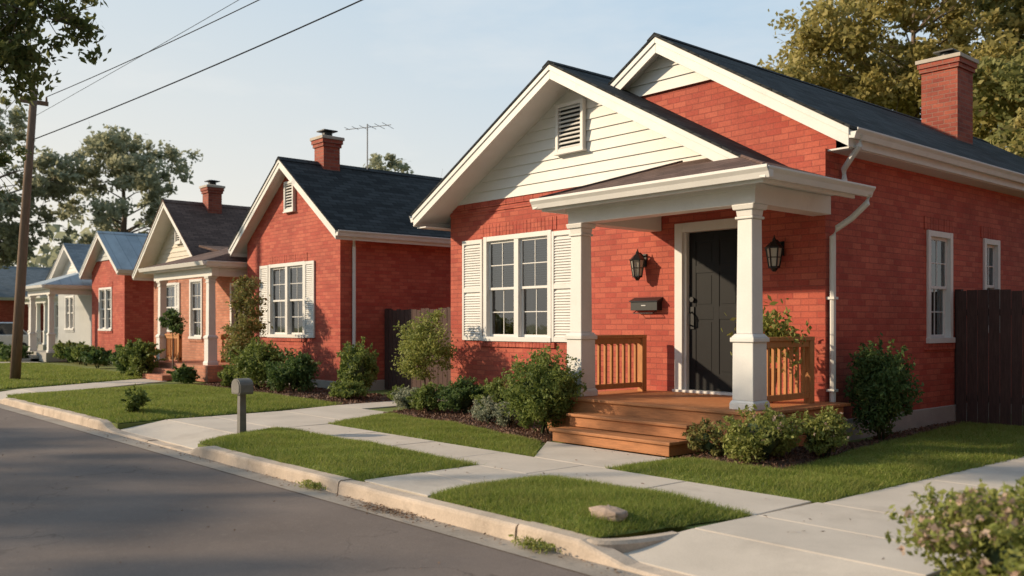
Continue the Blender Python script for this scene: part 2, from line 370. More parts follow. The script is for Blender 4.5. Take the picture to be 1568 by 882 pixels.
def chimney(parent,x,y,z0,z1,s=.3,s2=None,mat='brick_ch'):
    s2=s2 or s
    c=MB(); c.box(x-s,x+s,y-s2,y+s2,z0,z1-.26); c.box(x-s-.03,x+s+.03,y-s2-.03,y+s2+.03,z1-.26,z1-.18); c.box(x-s-.055,x+s+.055,y-s2-.055,y+s2+.055,z1-.18,z1-.09)
    c.build('chimney',[mat],parent,.005)
    d=MB(); d.frust(x,y,z1-.09,z1-.02,s+.08,s+.08,0,s2+.08,s2+.08); d.frust(x,y,z1-.02,z1+.02,s+.07,s*.6,0,s2+.07,s2*.6); d.build('chimney_cap',['conc'],parent,.006)
    e=MB(); e.pipe([(x,y,z1),(x,y,z1+.11)],.12,12); e.frust(x,y,z1+.12,z1+.145,.18,.18); e.frust(x,y,z1+.145,z1+.17,.16,.08)
    e.build('chimney_flue',['metal'],parent)
def column(mb,x,y,z0,z1,k=1.0):
    zp=z0+.78*k; w=.76*k
    mb.frust(x,y,z0,z0+.07,.205*w,.205*w); mb.frust(x,y,z0+.07,z0+.10,.205*w,.18*w)
    mb.frust(x,y,z0+.10,zp-.05,.175*w,.172*w); mb.frust(x,y,zp-.05,zp,.2*w,.2*w); mb.frust(x,y,zp,zp+.04,.19*w,.15*w)
    mb.frust(x,y,zp+.04,z1-.16,.135*w,.122*w); mb.frust(x,y,z1-.16,z1-.13,.15*w,.15*w); mb.frust(x,y,z1-.13,z1-.06,.128*w,.14*w); mb.frust(x,y,z1-.06,z1-.002,.17*w,.185*w)
def rail(mb,p0,p1,zb,zt):
    p0=Vector((*p0,0)); p1=Vector((*p1,0)); d=(p1-p0); L=d.length; d/=L; n=Vector((-d.y,d.x,0))
    def bar(a,b,w,z0,z1):
        A=p0+d*a; B=p0+d*b; o=n*w
        mb.hexa([(*(A-o).xy,z0),(*(B-o).xy,z0),(*(B+o).xy,z0),(*(A+o).xy,z0),(*(A-o).xy,z1),(*(B-o).xy,z1),(*(B+o).xy,z1),(*(A+o).xy,z1)])
    bar(0,L,.05,zt-.045,zt); bar(0,L,.028,zt-.12,zt-.047); bar(0,L,.028,zb+.06,zb+.13)
    k=int(L/.115)
    for i in range(k): 
        c=(i+.5)*L/k; bar(c-.019,c+.019,.018,zb+.13,zt-.12)
    bar(L-.09,L,.045,zb,zt-.045)

def house(name,xl,xr,yf,yb,xp,zp,sl,over,fo,brick,roofm,sz=None,wins=(),swins=(),ventz=None,found=.2,sidm='siding',h=.2,rname='roof'):
    e=empty(name,((xl+xr)/2,(yf+yb)/2,0))
    w=MB(); zwl=zp-sl*(xp-xl)-.12; zwr=zp-sl*(xr-xp)-.12; zw=min(zwl,zwr)
    F=FR(yf); G=FX(xr)
    wall(w,F,xl,xr,0,zw,[x[:4] for x in wins]); wall(w,G,yf,yb,0,zwr,[x[:4] for x in swins])
    w.add([(xl,yf,zw),(xr,yf,zw),(xr,yf,zwr),(xp,yf,zp-.1),(xl,yf,zwl)],[(0,1,2,3,4)])
    w.add([(xl,yb,0),(xr,yb,0),(xr,yb,zwr),(xp,yb,zp-.1),(xl,yb,zwl)],[(4,3,2,1,0)])
    w.add([(xl,yf,0),(xl,yb,0),(xl,yb,zwl),(xl,yf,zwl)],[(0,1,2,3)])
    for x in wins:
        soldiers(w,F,x[0]-.1,x[1]+.1,x[3]+.015,x[3]+.2); soldiers(w,F,x[0]-.06,x[1]+.06,x[2]-.11,x[2]-.035,.03)
    for x in swins:
        soldiers(w,G,x[0]-.1,x[1]+.1,x[3]+.015,x[3]+.2); soldiers(w,G,x[0]-.06,x[1]+.06,x[2]-.11,x[2]-.035,.03)
    w.build('outer_walls',[brick],e)
    f=MB(); f.box(xl-.02,xr+.02,yf-.02,yb+.02,-.1,found); f.build('foundation',['found'],e,.01)
    for i,x in enumerate(wins):
        window(e,F,*x[:4],units=x[4],blind=x[5])
        if x[6]:
            s=MB(); q=x[6]; shutter(s,F,x[0]-.03-q,x[0]-.03,x[2]-.02,x[3]); shutter(s,F,x[1]+.03,x[1]+.03+q,x[2]-.02,x[3]); s.build('shutters',['white'],e)
    for x in swins: window(e,G,*x[:4],units=x[4],blind=x[5])
    if sz:
        s=MB(); siding(s,F,xp,zp,sl,sz); s.build('gable_siding',[sidm],e)
    if ventz: vent(e,FR(yf-(.05 if sz else 0)),xp-.22,xp+.22,ventz[0],ventz[1])
    gable_roof(e,xl-over,xp,xr+over,zp,sl,yf-fo,yb+.3,yf,roofm,h)
    return e

# ================================================================ MAIN HOUSE
H=empty('unseen_blocker_house',(-9.4,15,0))
YF=10.0; XL=-13.0; XR=-5.7; YB=21
F=FR(YF); G=FX(XR)
w=MB()
win=(-12.04,-10.40,1.15,2.88)
door=(-7.94,-6.70,.48,2.78)
wall(w,F,XL,XR,0,3.2,[win,door],.16)
wall(w,F,XL,-6.6,3.2,3.5,[])
w.box(XL,-8.9,YF+.001,YF+.05,3.5,3.505)
wall(w,G,YF,YB,0,3.50,[(12.69,13.45,1.17,2.70),(14.59,15.16,1.3,2.70),(17.2,18.0,1.17,2.7)],.16)
p2x,p2z,s2=-8.29,5.47,.60
w.add([(-10.4,10.25,3.1),(XR-.002,10.25,3.1),(XR-.002,10.25,p2z-s2*(XR-p2x)-.1),(p2x,10.25,p2z-.1),(-10.4,10.25,p2z-s2*2.1-.1)],[(0,1,2,3,4)])
w.add([(XL,YF,0),(XL,YB,0),(XL,YB,3.4),(XL,YF,3.4)],[(0,1,2,3)])
w.add([(XL,YB,0),(XR,YB,0),(XR,YB,3.5),(p2x,YB,p2z-.1),(-9.80,YB,5.2),(XL,YB,3.4)],[(5,4,3,2,1,0)])
soldiers(w,F,win[0]-.12,win[1]+.12,win[3]+.015,win[3]+.22)
soldiers(w,F,win[0]-.1,win[1]+.1,win[2]-.12,win[2]-.035,.035)
soldiers(w,F,XL,-8.6,3.40,3.5,.03,.215)
fbox(w,F,XL,-8.6,0,.018,3.32,3.39)
for a,b in ((12.69,13.45),(14.59,15.16),(17.2,18.0)):
    soldiers(w,G,a-.1,b+.1,2.715,2.90); soldiers(w,G,a-.08,b+.08,1.05,1.135,.03)
w.build('brick_walls',['brick'],H)
f=MB(); f.box(XL-.02,XR+.025,YF-.0+.05,YB+.02,-.1,.24); f.box(XL-.02,-8.7,YF-.02,YF+.05,-.1,.2); f.build('foundation',['found'],H,.01)
window(H,F,*win,units=2,blind=1,grid=(1,1)); 
s=MB(); shutter(s,F,-12.62,-12.08,1.13,2.86); shutter(s,F,-10.36,-9.84,1.13,2.86); s.build('window_shutters',['white'],H)
window(H,G,12.69,13.45,1.17,2.70,1,0,(1,1)); window(H,G,14.59,15.16,1.3,2.70,1,0,(1,1)); window(H,G,17.2,18.0,1.17,2.7,1,1,(1,1))
s=MB(); siding(s,FR(YF),-9.80,5.29,.55,3.5,.165); 
s2b=MB(); siding(s2b,FR(10.25),p2x,p2z,s2,4.72,.165); s2b.build('gable_siding_upper',['siding'],H)
s.build('gable_siding',['siding'],H); vent(H,FR(YF-.05),-10.19,-9.60,4.05,4.80)
gable_roof(H,-13.28,-9.80,-6.05,5.29,.55,9.38,YB+.3,YF,'roof',.21,True,'front_roof')
gable_roof(H,-9.32,p2x,-5.4,p2z,s2,9.99,YB+.25,YF,'roof',.22,True,'main_roof')
t=MB(); t.box(XR,-5.43,10.05,YB,3.47,3.49); t.box(-13.25,XL,9.45,YB,3.10,3.12); t.build('eave_soffit',['white'],H)
chimney(H,-7.4,17.3,4.4,6.32,.33,.33)
# door
d=MB(); u0,u1,z0,z1=door
fbox(d,F,u0-.0,u0+.13,-.16,.03,z0,z1); fbox(d,F,u1-.13,u1,-.16,.03,z0,z1); fbox(d,F,u0+.13,u1-.13,-.16,.028,z1-.13,z1)
fbox(d,F,u0+.13,u0+.17,-.16,-.01,z0,z1-.13); fbox(d,F,u1-.17,u1-.13,-.16,-.01,z0,z1-.13); fbox(d,F,u0-.02,u1+.02,-.16,.06,z0-.0,z0+.035)
d.build('door_casing',['white'],H,.006)
d=MB(); a,b,c,e2=u0+.175,u1-.175,z0+.04,z1-.135
fbox(d,F,a,b,-.115,-.080,c,e2)
st=.11
fbox(d,F,a,a+st,-.080,-.072,c,e2);fbox(d,F,b-st,b,-.080,-.072,c,e2);fbox(d,F,(a+b)/2-.045,(a+b)/2+.045,-.080,-.0725,c,e2)
for zz0,zz1 in ((c,c+.22),(c+.95,c+1.12),(e2-.55,e2-.45),(e2-.12,e2)):
    fbox(d,F,a+st,(a+b)/2-.045,-.080,-.073,zz0,zz1);fbox(d,F,(a+b)/2+.045,b-st,-.080,-.073,zz0,zz1)
for q0,q1 in ((a+st,(a+b)/2-.045),((a+b)/2+.045,b-st)):
    for zz0,zz1 in ((c+.22,c+.95),(c+1.12,e2-.55),(e2-.45,e2-.12)):
        fbox(d,F,q0+.035,q1-.035,-.080,-.0755,zz0+.035,zz1-.035)
d.build('front_door',['black'],H,.003)
d=MB(); hx=a+.06
fbox(d,F,hx-.03,hx+.03,-.07,-.055,c+.82,c+1.12); d.pipe([F(hx,-.055,c+.86),F(hx,.0,c+.88),F(hx,.0,c+1.02),F(hx,-.055,c+1.05)],.012); d.pipe([F(hx,-.07,c+1.22),F(hx,-.04,c+1.22)],.035,12)
d.build('door_handle',['metal'],H)
# ---- porch
PX0,PX1,PY=-8.65,-5.3,8.1
r=MB(); A=(PX0,PY,3.03);B=(PX1,PY,3.03);C=(PX1,10.12,3.03);D=(PX0,10.0,3.03);E1=(-7.8,10.0,3.62);E2=(-7.0,10.0,3.62)
r.add([A,B,C,D,E1,E2],[(0,1,5,4),(1,2,5),(0,4,3)]); 
lo=lambda p:(p[0],p[1],p[2]-.02)
r.add([lo(A),lo(B),lo(C),lo(D)],[(0,1,2,3)]); r.add([A,B,lo(B),lo(A)],[(0,1,2,3)]); r.add([B,C,lo(C),lo(B)],[(0,1,2,3)]);r.add([A,D,lo(D),lo(A)],[(0,1,2,3)])
r.pipe([(A[0],A[1],3.035),(E1[0],E1[1],3.625)],.022,6); r.pipe([(B[0],B[1],3.035),(E2[0],E2[1],3.625)],.022,6)
r.build('porch_roof',['roof_br'],H)  # porch shingles coloured brown to stand for grazing sunlight
t=MB()
t.box(PX0+.03,PX1-.03,PY+.05,9.99,2.92,2.94)
t.box(PX0+.02,PX1-.02,PY+.02,PY+.05,2.86,3.008); t.box(PX1-.05,PX1-.02,PY+.051,9.99,2.86,3.008); t.box(PX0+.02,PX0+.05,PY+.051,9.99,2.86,3.008)
t.box(-8.42,-5.60,8.39,8.61,2.70,2.918); t.box(-5.86,-5.62,8.612,9.99,2.702,2.917); t.box(-8.40,-8.18,8.612,9.99,2.702,2.917)
t.box(-8.44,-5.58,8.375,8.389,2.85,2.917); 
t.build('porch_beams',['white'],H,.006)
t=MB(); t.prism_x([(PY+.018,2.90),(PY-.05,2.89),(PY-.07,2.95),(PY-.10,2.99),(PY-.10,3.02),(PY-.085,3.02),(PY-.08,2.97),(PY+.018,2.97)],PX0-.08,PX1+.10)
gutter_y(t,PX1-.018,3.0,PY-.06,10.25,1); gutter_y(t,PX0+.018,3.0,PY-.06,9.98,-1)
t.build('porch_gutter',['white'],H,.004)
t=MB()
for cx in (-8.29,-5.74): column(t,cx,8.5,.48,2.70)
t.build('porch_columns',['white'],H,.008)
t=MB(); y=8.16; i=0
while y<9.97:
    t.box(-8.62,-5.42,y,y+.132,.445+random.uniform(0,.003),.48); y+=.138
t.box(-8.58,-5.46,8.22,9.95,.30,.444)
t.box(-8.60,-5.44,8.19,8.218,.02,.443)
for k in range(3):
    z=.06+.13*k; t.box(-5.459,-5.44,8.23,9.95,z,z+.12); t.box(-8.6,-8.581,8.23,9.95,z,z+.12)
t.build('porch_deck',['wood'],H,.006)
t=MB()
for k,(ya,zt) in enumerate(((7.58,.16),(7.87,.32))):
    t.box(-7.93,-6.10,ya,ya+.15,zt-.035,zt); t.box(-7.93,-6.10,ya+.155,ya+.32,zt-.035,zt)
    t.box(-7.9,-6.13,ya+.03,ya+.055,zt-.155,zt-.037)
    t.box(-7.89,-7.85,ya+.056,8.188,zt-.155,zt-.038); t.box(-6.18,-6.14,ya+.056,8.188,zt-.155,zt-.038)
t.build('porch_steps',['wood'],H,.007)
t=MB(); rail(t,(-8.29,8.66),(-8.29,9.75),.48,1.26); rail(t,(-5.74,8.66),(-5.74,9.75),.48,1.26)
t.build('porch_railing',['woodv'],H,.004)
t=MB()
dx=XR+.055
t.pipe([(-5.32,10.12,3.62),(-5.34,10.14,3.50),(-5.48,10.22,3.40),(dx,10.33,3.28),(dx,10.34,3.16),(dx,10.34,3.0)],.036,8)
t.pipe([(-5.25,10.18,2.92),(-5.27,10.18,2.82),(-5.45,10.16,2.66),(-5.60,10.10,2.55),(dx,10.07,2.45),(dx,10.07,.3),(dx+.03,10.05,.15),(-5.45,9.98,.07)],.038,8)
for z in (.6,1.7): t.box(dx-.06,dx+.045,10.02,10.12,z,z+.03)
t.build('downspouts',['white'],H,smooth=False)

def lantern(x,y,z):
    t=MB(); F=FR(y); 
    fbox(t,F,x-.05,x+.05,0,.02,z-.02,z+.16); t.pipe([F(x,.02,z+.12),F(x,.09,z+.17),F(x,.15,z+.16)],.012,6)
    cx,cy=x,y-.15; n=6
    def ring(rr,zz): return [(cx+rr*math.cos(2*math.pi*k/n+.5),cy+rr*math.sin(2*math.pi*k/n+.5),zz) for k in range(n)]
    def band(r0,z0,r1,z1,mi): t.add(ring(r0,z0)+ring(r1,z1),[(k,(k+1)%n,n+(k+1)%n,n+k) for k in range(n)]+[tuple(range(n))[::-1],tuple(range(n,2*n))],mi)
    band(.11,z+.08,.04,z+.15,0); band(.12,z+.065,.12,z+.08,0); band(.03,z+.15,.02,z+.19,0); band(.012,z+.19,.004,z+.23,0)
    band(.06,z-.155,.092,z+.065,1); band(.075,z-.175,.07,z-.155,0); band(.02,z-.22,.05,z-.175,0)
    b0=ring(.064,z-.155); b1=ring(.098,z+.065)
    for k in range(n): t.pipe([b0[k],b1[k]],.010,5)
    for rr,zz in ((.082,z-.045),): 
        q=ring(.083,zz); t.pipe(q+[q[0]],.005,4)
    return t.build('wall_lantern',['metal','lglass'])
lantern(-8.5,YF,2.24); lantern(-6.3,YF,2.27)
t=MB(); F=FR(YF-.002)
fbox(t,F,-8.66,-8.18,0,.11,1.60,1.73); t.hexa([F(-8.68,0,1.732),F(-8.16,0,1.732),F(-8.16,.13,1.722),F(-8.68,.13,1.722),F(-8.68,0,1.785),F(-8.16,0,1.785),F(-8.16,.12,1.735),F(-8.68,.12,1.735)])
fbox(t,F,-8.46,-8.38,.11,.116,1.66,1.675,1); t.pipe([F(-8.6,.05,1.6),F(-8.6,.12,1.56),F(-8.24,.12,1.56),F(-8.24,.05,1.6)],.007,5)
t.build('wall_mailbox',['metal','silver'],bevel=.006)

# ================================================================ NEIGHBOUR HOUSES
h2=house('unseen_blocker_house',-21.2,-16.8,10,20,-18.95,5.17,.72,.32,.3,'brick','roof',None,
   wins=[(-20.0,-18.3,1.13,2.80,2,1,.42)],swins=[(14.9,15.7,1.2,2.6,1,1)],ventz=(3.98,4.66))
chimney(h2,-18.9,10.9,4.4,5.78,.215)
t=MB(); t.pipe([(-16.45,10.1,3.3),(-16.5,10.15,3.2),(-16.74,10.3,3.05),(-16.74,10.3,.1)],.038,8); t.build('downspout',['white'],h2)
t=MB(); ax,ay=-18.9,12.0
t.pipe([(ax,ay,5.1),(ax,ay,6.25)],.018,6); t.pipe([(ax-.5,ay-.3,6.15),(ax+.5,ay+.35,6.2)],.01,5)
for k in range(6):
    q=-.45+k*.18; L=.12+.03*k; t.pipe([(ax+q+L*.6,ay+q*.65-L,6.17+.02*k/6),(ax+q-L*.6,ay+q*.65+L,6.17)],.007,4)
t.build('tv_antenna',['silver'])

def porch(e,x0,x1,y0,yw,z,za,roofm,cols,deckz,brickm='brick_or'):
    r=MB(); xm=(x0+x1)/2
    P=[(x0,y0,z),(x1,y0,z),(x1,yw,z),(x0,yw,z),(x0+.9,yw,za),(x1-.9,yw,za)]
    r.add(P,[(0,1,5,4),(1,2,5),(0,4,3),(3,2,1,0)]); r.build('porch_roof',[roofm],e)
    t=MB(); t.box(x0+.03,x1-.03,y0+.03,yw-.01,z-.16,z-.012); t.box(x0+.2,x1-.2,y0+.25,y0+.45,z-.36,z-.161); t.box(x1-.42,x1-.2,y0+.452,yw-.01,z-.36,z-.161)
    t.prism_x([(y0+.028,z-.12),(y0-.06,z-.12),(y0-.1,z-.02),(y0+.028,z-.02)],x0-.05,x1+.05)
    gutter_y(t,x1-.028,z-.02,y0,yw,1)
    for cx in cols: column(t,cx,y0+.35,deckz,z-.36,.9)
    t.build('porch_frame',['white'],e,.006)
    d=MB(); d.box(x0+.1,x1-.1,y0+.1,yw-.01,0,deckz); 
    sx=(x0+x1)/2
    for k in range(2): d.box(sx-.7,sx+.7,y0-.5+.3*k,y0+.098,0,deckz*(k+1)/3)
    d.build('porch_base',[brickm],e,.01)
h3=house('unseen_blocker_house',-30.2,-25.5,11,19,-27.9,5.2,.80,.35,.55,'brick_or','roof_br',3.2,
   wins=[(-29.3,-28.3,1.2,2.7,1,1,.3),(-27.2,-26.3,1.0,2.75,1,1,0)],ventz=(3.9,4.5),sidm='cream')
w=MB(); wall(w,FR(11),-25.5,-22.0,0,3.0,[(-24.2,-23.3,.4,2.55)]); wall(w,FX(-22.0),11,17,0,3.0,[]); w.build('wing_walls',['brick_or'],h3)
w=MB(); w.prism_y([(-25.6,3.62),(-21.75,2.96),(-21.75,3.02),(-25.6,3.68)],10.6,17.2); w.build('wing_roof',['roof_br'],h3)
w=MB(); w.box(-21.76,-21.7,10.6,17.2,2.82,2.98); w.box(-24.2,-24.1,10.9,11.03,.4,2.55); w.box(-23.4,-23.3,10.9,11.03,.4,2.55); w.box(-24.1,-23.4,10.9,11.03,2.45,2.55); w.build('wing_trim',['white'],h3)
w=MB(); w.box(-24.1,-23.4,11.05,11.1,.4,2.45); w.build('front_door',['black'],h3,.005)
porch(h3,-25.6,-21.35,9.0,11,2.95,3.55,'roof_br',(-25.05,-21.85),.4)
t=MB(); rail(t,(-24.9,9.4),(-23.9,9.4),.4,1.15); rail(t,(-21.85,9.6),(-21.85,10.8),.4,1.15); t.build('porch_railing',['woodv'],h3)
chimney(h3,-27.7,11.9,4.4,5.75,.22)
lantern(-22.9,11,2.2)
h4=house('unseen_blocker_house',-36.6,-33.0,11,19,-34.8,4.78,.68,.3,.35,'brick','roof_met',3.75,
   wins=[(-35.7,-34.3,1.2,2.75,2,1,0)],sidm='greys')
h5=house('wooden_house',-42.9,-38.7,11.5,19,-40.6,4.75,.62,.3,.4,'greys','roof_gy',3.3,wins=[(-41.8,-40.6,1.2,2.6,2,1,0)],sidm='siding')
porch(h5,-40.4,-36.9,9.4,11.5,2.9,3.6,'roof_met',(-39.9,-37.3),.35,'found')
w=MB(); wall(w,FR(11.5),-38.7,-37.2,0,2.8,[]); wall(w,FX(-37.2),11.5,17,0,2.8,[]); w.prism_y([(-39.0,3.5),(-36.9,2.9),(-36.9,2.97),(-39.0,3.57)],11.2,17.2); w.build('wing',['greys'],h5)
h6=house('wooden_house',-58,-52,15,23,-55,5.0,.55,.4,.4,'greys','roof_br',3.3,wins=[(-56.5,-54.8,1.2,2.6,2,1,0)])
porch(h6,-56,-51.5,13,15,2.9,3.5,'roof_gy',(-55,-53.5,-52),.35,'found')
h7=house('unseen_blocker_house',-74,-66,14,23,-70,5.4,.5,.4,.4,'brick','roof_gy',3.6,wins=[(-72.5,-70.8,1.2,2.6,2,1,0)])
h8=house('unseen_blocker_house',1.2,8.6,9.5,21,4.9,5.6,.5,.4,.5,'brick','roof',3.6,wins=[(2.6,4.2,1.15,2.85,2,1,.45)])  # added out of view to block sky light from the main side wall

# ================================================================ FENCES
def fence(name,p0,p1,h,th=.02):
    t=MB(); p0=Vector(p0);p1=Vector(p1); d=p1-p0; L=d.length; d/=L; n=Vector((-d.y,d.x))*th
    s=0
    while s<L-.02:
        e_=min(s+.138,L); hh=h+random.uniform(-.018,.018); A=p0+d*s; B=p0+d*e_; o=n*random.uniform(.0,.35)
        A1,B1,B2,A2=A-n+o,B-n+o,B+o,A+o
        t.hexa([(*A1,0.0),(*B1,0.0),(*B2,0.0),(*A2,0.0),(*A1,hh),(*B1,hh),(*B2,hh),(*A2,hh)]); s+=.149
    for z in (.3,h-.35):
        A,B=p0+n*2,p1+n*2; a2,b2=p0+n*4.5,p1+n*4.5
        t.hexa([(*A,z),(*B,z),(*b2,z),(*a2,z),(*A,z+.09),(*B,z+.09),(*b2,z+.09),(*a2,z+.09)])
    s=0
    while s<=L:
        c=p0+d*s+n*4; t.box(c.x-.045,c.x+.045,c.y-.045,c.y+.045,0,h+.03); s+=2.2
    return t.build(name,['fence'])
fence('wooden_fence',(-5.66,13.55),(1.1,13.55),1.88)
fence('wooden_fence',(-16.76,11.1),(-13.03,11.1),1.72)
fence('wooden_fence',(-33,12.5),(-30.2,12.5),1.7)

# ================================================================ GROUND
def sheet(name,x0,x1,y0,y1,z,mat):
    t=MB(); t.add([(x0,y0,z),(x1,y0,z),(x1,y1,z),(x0,y1,z)],[(0,1,2,3)]); return t.build(name,[mat])
sheet('ground',-600,400,-500,500,-.16,'lawnbase')
sheet('road',-400,120,-4.3,4.3,-.13,'asph')
sheet('gutter_pavement',-300,60,4.03,4.27,-.124,'gut')
t=MB(); t.box(-400,120,5.15,260,-.15,-.022)
for a,b in ((-400,-49.1),(-42,-38.5),(-36,-22.2),(-20,-13.52),(-10.68,-4.15),(-2.18,120)): t.box(a,b,4.41,5.149,-.15,-.022)
t.build('lawn_terrain',['lawnbase'])
t=MB(); t.box(-400,120,-200,-4.5,-.15,-.02); t.build('lawn_terrain',['lawnbase'])
drv=[(-13.45,-10.75),(-3.75,-2.25),(-22.0,-20.1)]
def curbh(x):
    h=0.0
    for a,b in drv:
        if a-.5<x<b+.5:
            q=min(1,max(0,min(x-(a-.5),(b+.5)-x)/.5)); q=q*q*(3-2*q); h=min(h,-.105*q)
    return h
def curb(name,y,s):
    t=MB(); x=-120.0; seg=2.4
    while x<20:
        xs=np.arange(x+.006,x+seg-.006+1e-6,(seg-.012)/12) if x>-40 else np.array([x+.006,x+seg-.006])
        o=len(t.v); dy=random.uniform(-.010,.010); dz=random.uniform(-.008,.008)
        for q in xs:
            h=(curbh(q) if s>0 else 0)+dz+random.uniform(-.004,.003); j=random.uniform(-.004,.004)
            for a,b in ((j,-.15),(.012+j,h-.03),(.02+j,h-.012),(.035,h),(.155,h),(.165,-.15)): t.v.append((float(q),y+s*a+dy,b))
        m_=len(xs)
        for i in range(m_-1):
            for k in range(5): t.f.append((o+i*6+k,o+(i+1)*6+k,o+(i+1)*6+k+1,o+i*6+k+1)); t.m.append(0)
        t.f.append(tuple(o+k for k in range(6)));t.m.append(0); t.f.append(tuple(o+(m_-1)*6+k for k in range(6)));t.m.append(0)
        x+=seg
    return t.build(name,['curb'])
curb('curb',4.26,1); curb('curb',-4.26,-1)
def qslab(t,c,th=.12):
    t.hexa([(x,y,z-th) for x,y,z in c]+[tuple(p) for p in c])
# one continuous low curb return curving into the driveway
t=MB(); NB=12
for i in range(NB+1):
    q=i/NB; a=q*math.pi/2*.85; cx_=-4.17+.24*math.sin(a); cy_=4.36+.80*(1-math.cos(a)); d=Vector((.24*math.cos(a),.80*math.sin(a)+.001)).normalized(); nn=Vector((d.y,-d.x))*.045
    zt=-.006-.012*q
    for (s_,z_) in ((-1,-.14),(-1,zt),(.5,zt),(1,zt-.02),(1,-.14)): t.v.append((cx_+nn.x*s_,cy_+nn.y*s_,z_))
for i in range(NB):
    for k in range(4): t.f.append((i*5+k,(i+1)*5+k,(i+1)*5+k+1,i*5+k+1)); t.m.append(0)
t.f.append((0,1,2,3,4)); t.m.append(0); t.f.append(tuple(NB*5+k for k in range(5))); t.m.append(0)
t.build('curb',['curb'],smooth=False)
t=MB(); n=6; xs=np.linspace(-11.35,-3.86,n+1)
for i in range(n): 
    a,b=xs[i]+.006,xs[i+1]-.006; z=random.uniform(-.003,.004); qslab(t,[(a,5.79,z),(b,5.79,z),(b,6.58,z),(a,6.58,z)])
t.build('sidewalk',['conc'],bevel=.008)
t=MB(); qslab(t,[(-7.07,4.44,.0),(-6.08,4.44,.0),(-6.08,5.1,.002),(-7.07,5.1,.002)]); qslab(t,[(-7.07,5.112,.002),(-6.08,5.112,.002),(-6.08,5.78,.0),(-7.07,5.78,.0)])
qslab(t,[(-7.12,6.592,.0),(-6.08,6.592,.0),(-6.06,7.57,.002),(-7.95,7.57,.002)]); t.build('garden_path',['conc'],bevel=.008)
t=MB()
qslab(t,[(-13.5,4.43,-.10),(-10.7,4.43,-.10),(-11.05,5.1,0),(-13.5,5.1,0)])
qslab(t,[(-13.5,5.112,0),(-11.06,5.112,0),(-11.4,5.79,0),(-13.52,5.79,0)]); qslab(t,[(-13.52,5.802,0),(-11.37,5.802,0),(-11.45,7.0,0),(-13.6,7.0,0)])
qslab(t,[(-13.6,7.012,0),(-11.45,7.012,0),(-12.1,8.2,0),(-13.95,8.2,0)]); qslab(t,[(-13.95,8.212,0),(-13.1,8.212,0),(-13.25,11.0,0),(-14.1,11.0,0)])
t.build('driveway',['conc'],bevel=.008)
t=MB()
qslab(t,[(-4.12,4.43,-.10),(-2.2,4.43,-.10),(-2.3,5.1,0),(-3.9,5.1,0)]); qslab(t,[(-3.9,5.112,0),(-2.3,5.112,0),(-2.3,5.79,.001),(-3.86,5.79,.001)])
y=5.802
for yy in (6.58,8.3,10.1,11.9,13.5):
    if y<6: qslab(t,[(-3.855,y,0),(-.8,y,0),(-.8,yy,0),(-3.82,yy,0)])
    else:
        z=random.uniform(-.002,.004); xa=-3.78+.02*(y-6.6); qslab(t,[(xa,y,z),(-2.2,y,z),(-2.2,yy,z),(xa+.03,yy,z)]); qslab(t,[(-2.188,y,0),(-.8,y,0),(-.8,yy,0),(-2.188,yy,0)])
    y=yy+.012
t.build('driveway',['conc'],bevel=.008)
t=MB(); qslab(t,[(-22.2,4.43,-.10),(-20.0,4.43,-.10),(-20.2,5.1,0),(-22,5.1,0)]); qslab(t,[(-22,5.112,0),(-20.2,5.112,0),(-22.7,8.6,0),(-24.2,8.6,0)]); t.build('garden_path',['conc'],bevel=.008)
t=MB(); qslab(t,[(-38.5,4.43,-.10),(-36,4.43,-.10),(-36.5,5.1,0),(-38.3,5.1,0)]); qslab(t,[(-38.3,5.11,0),(-36.5,5.11,0),(-36.5,9.3,0),(-38.3,9.3,0)])
qslab(t,[(-49,4.43,-.02),(-42.1,4.43,-.02),(-43.2,14,0),(-49,14,0)]);t.build('driveway',['conc'],bevel=.008)

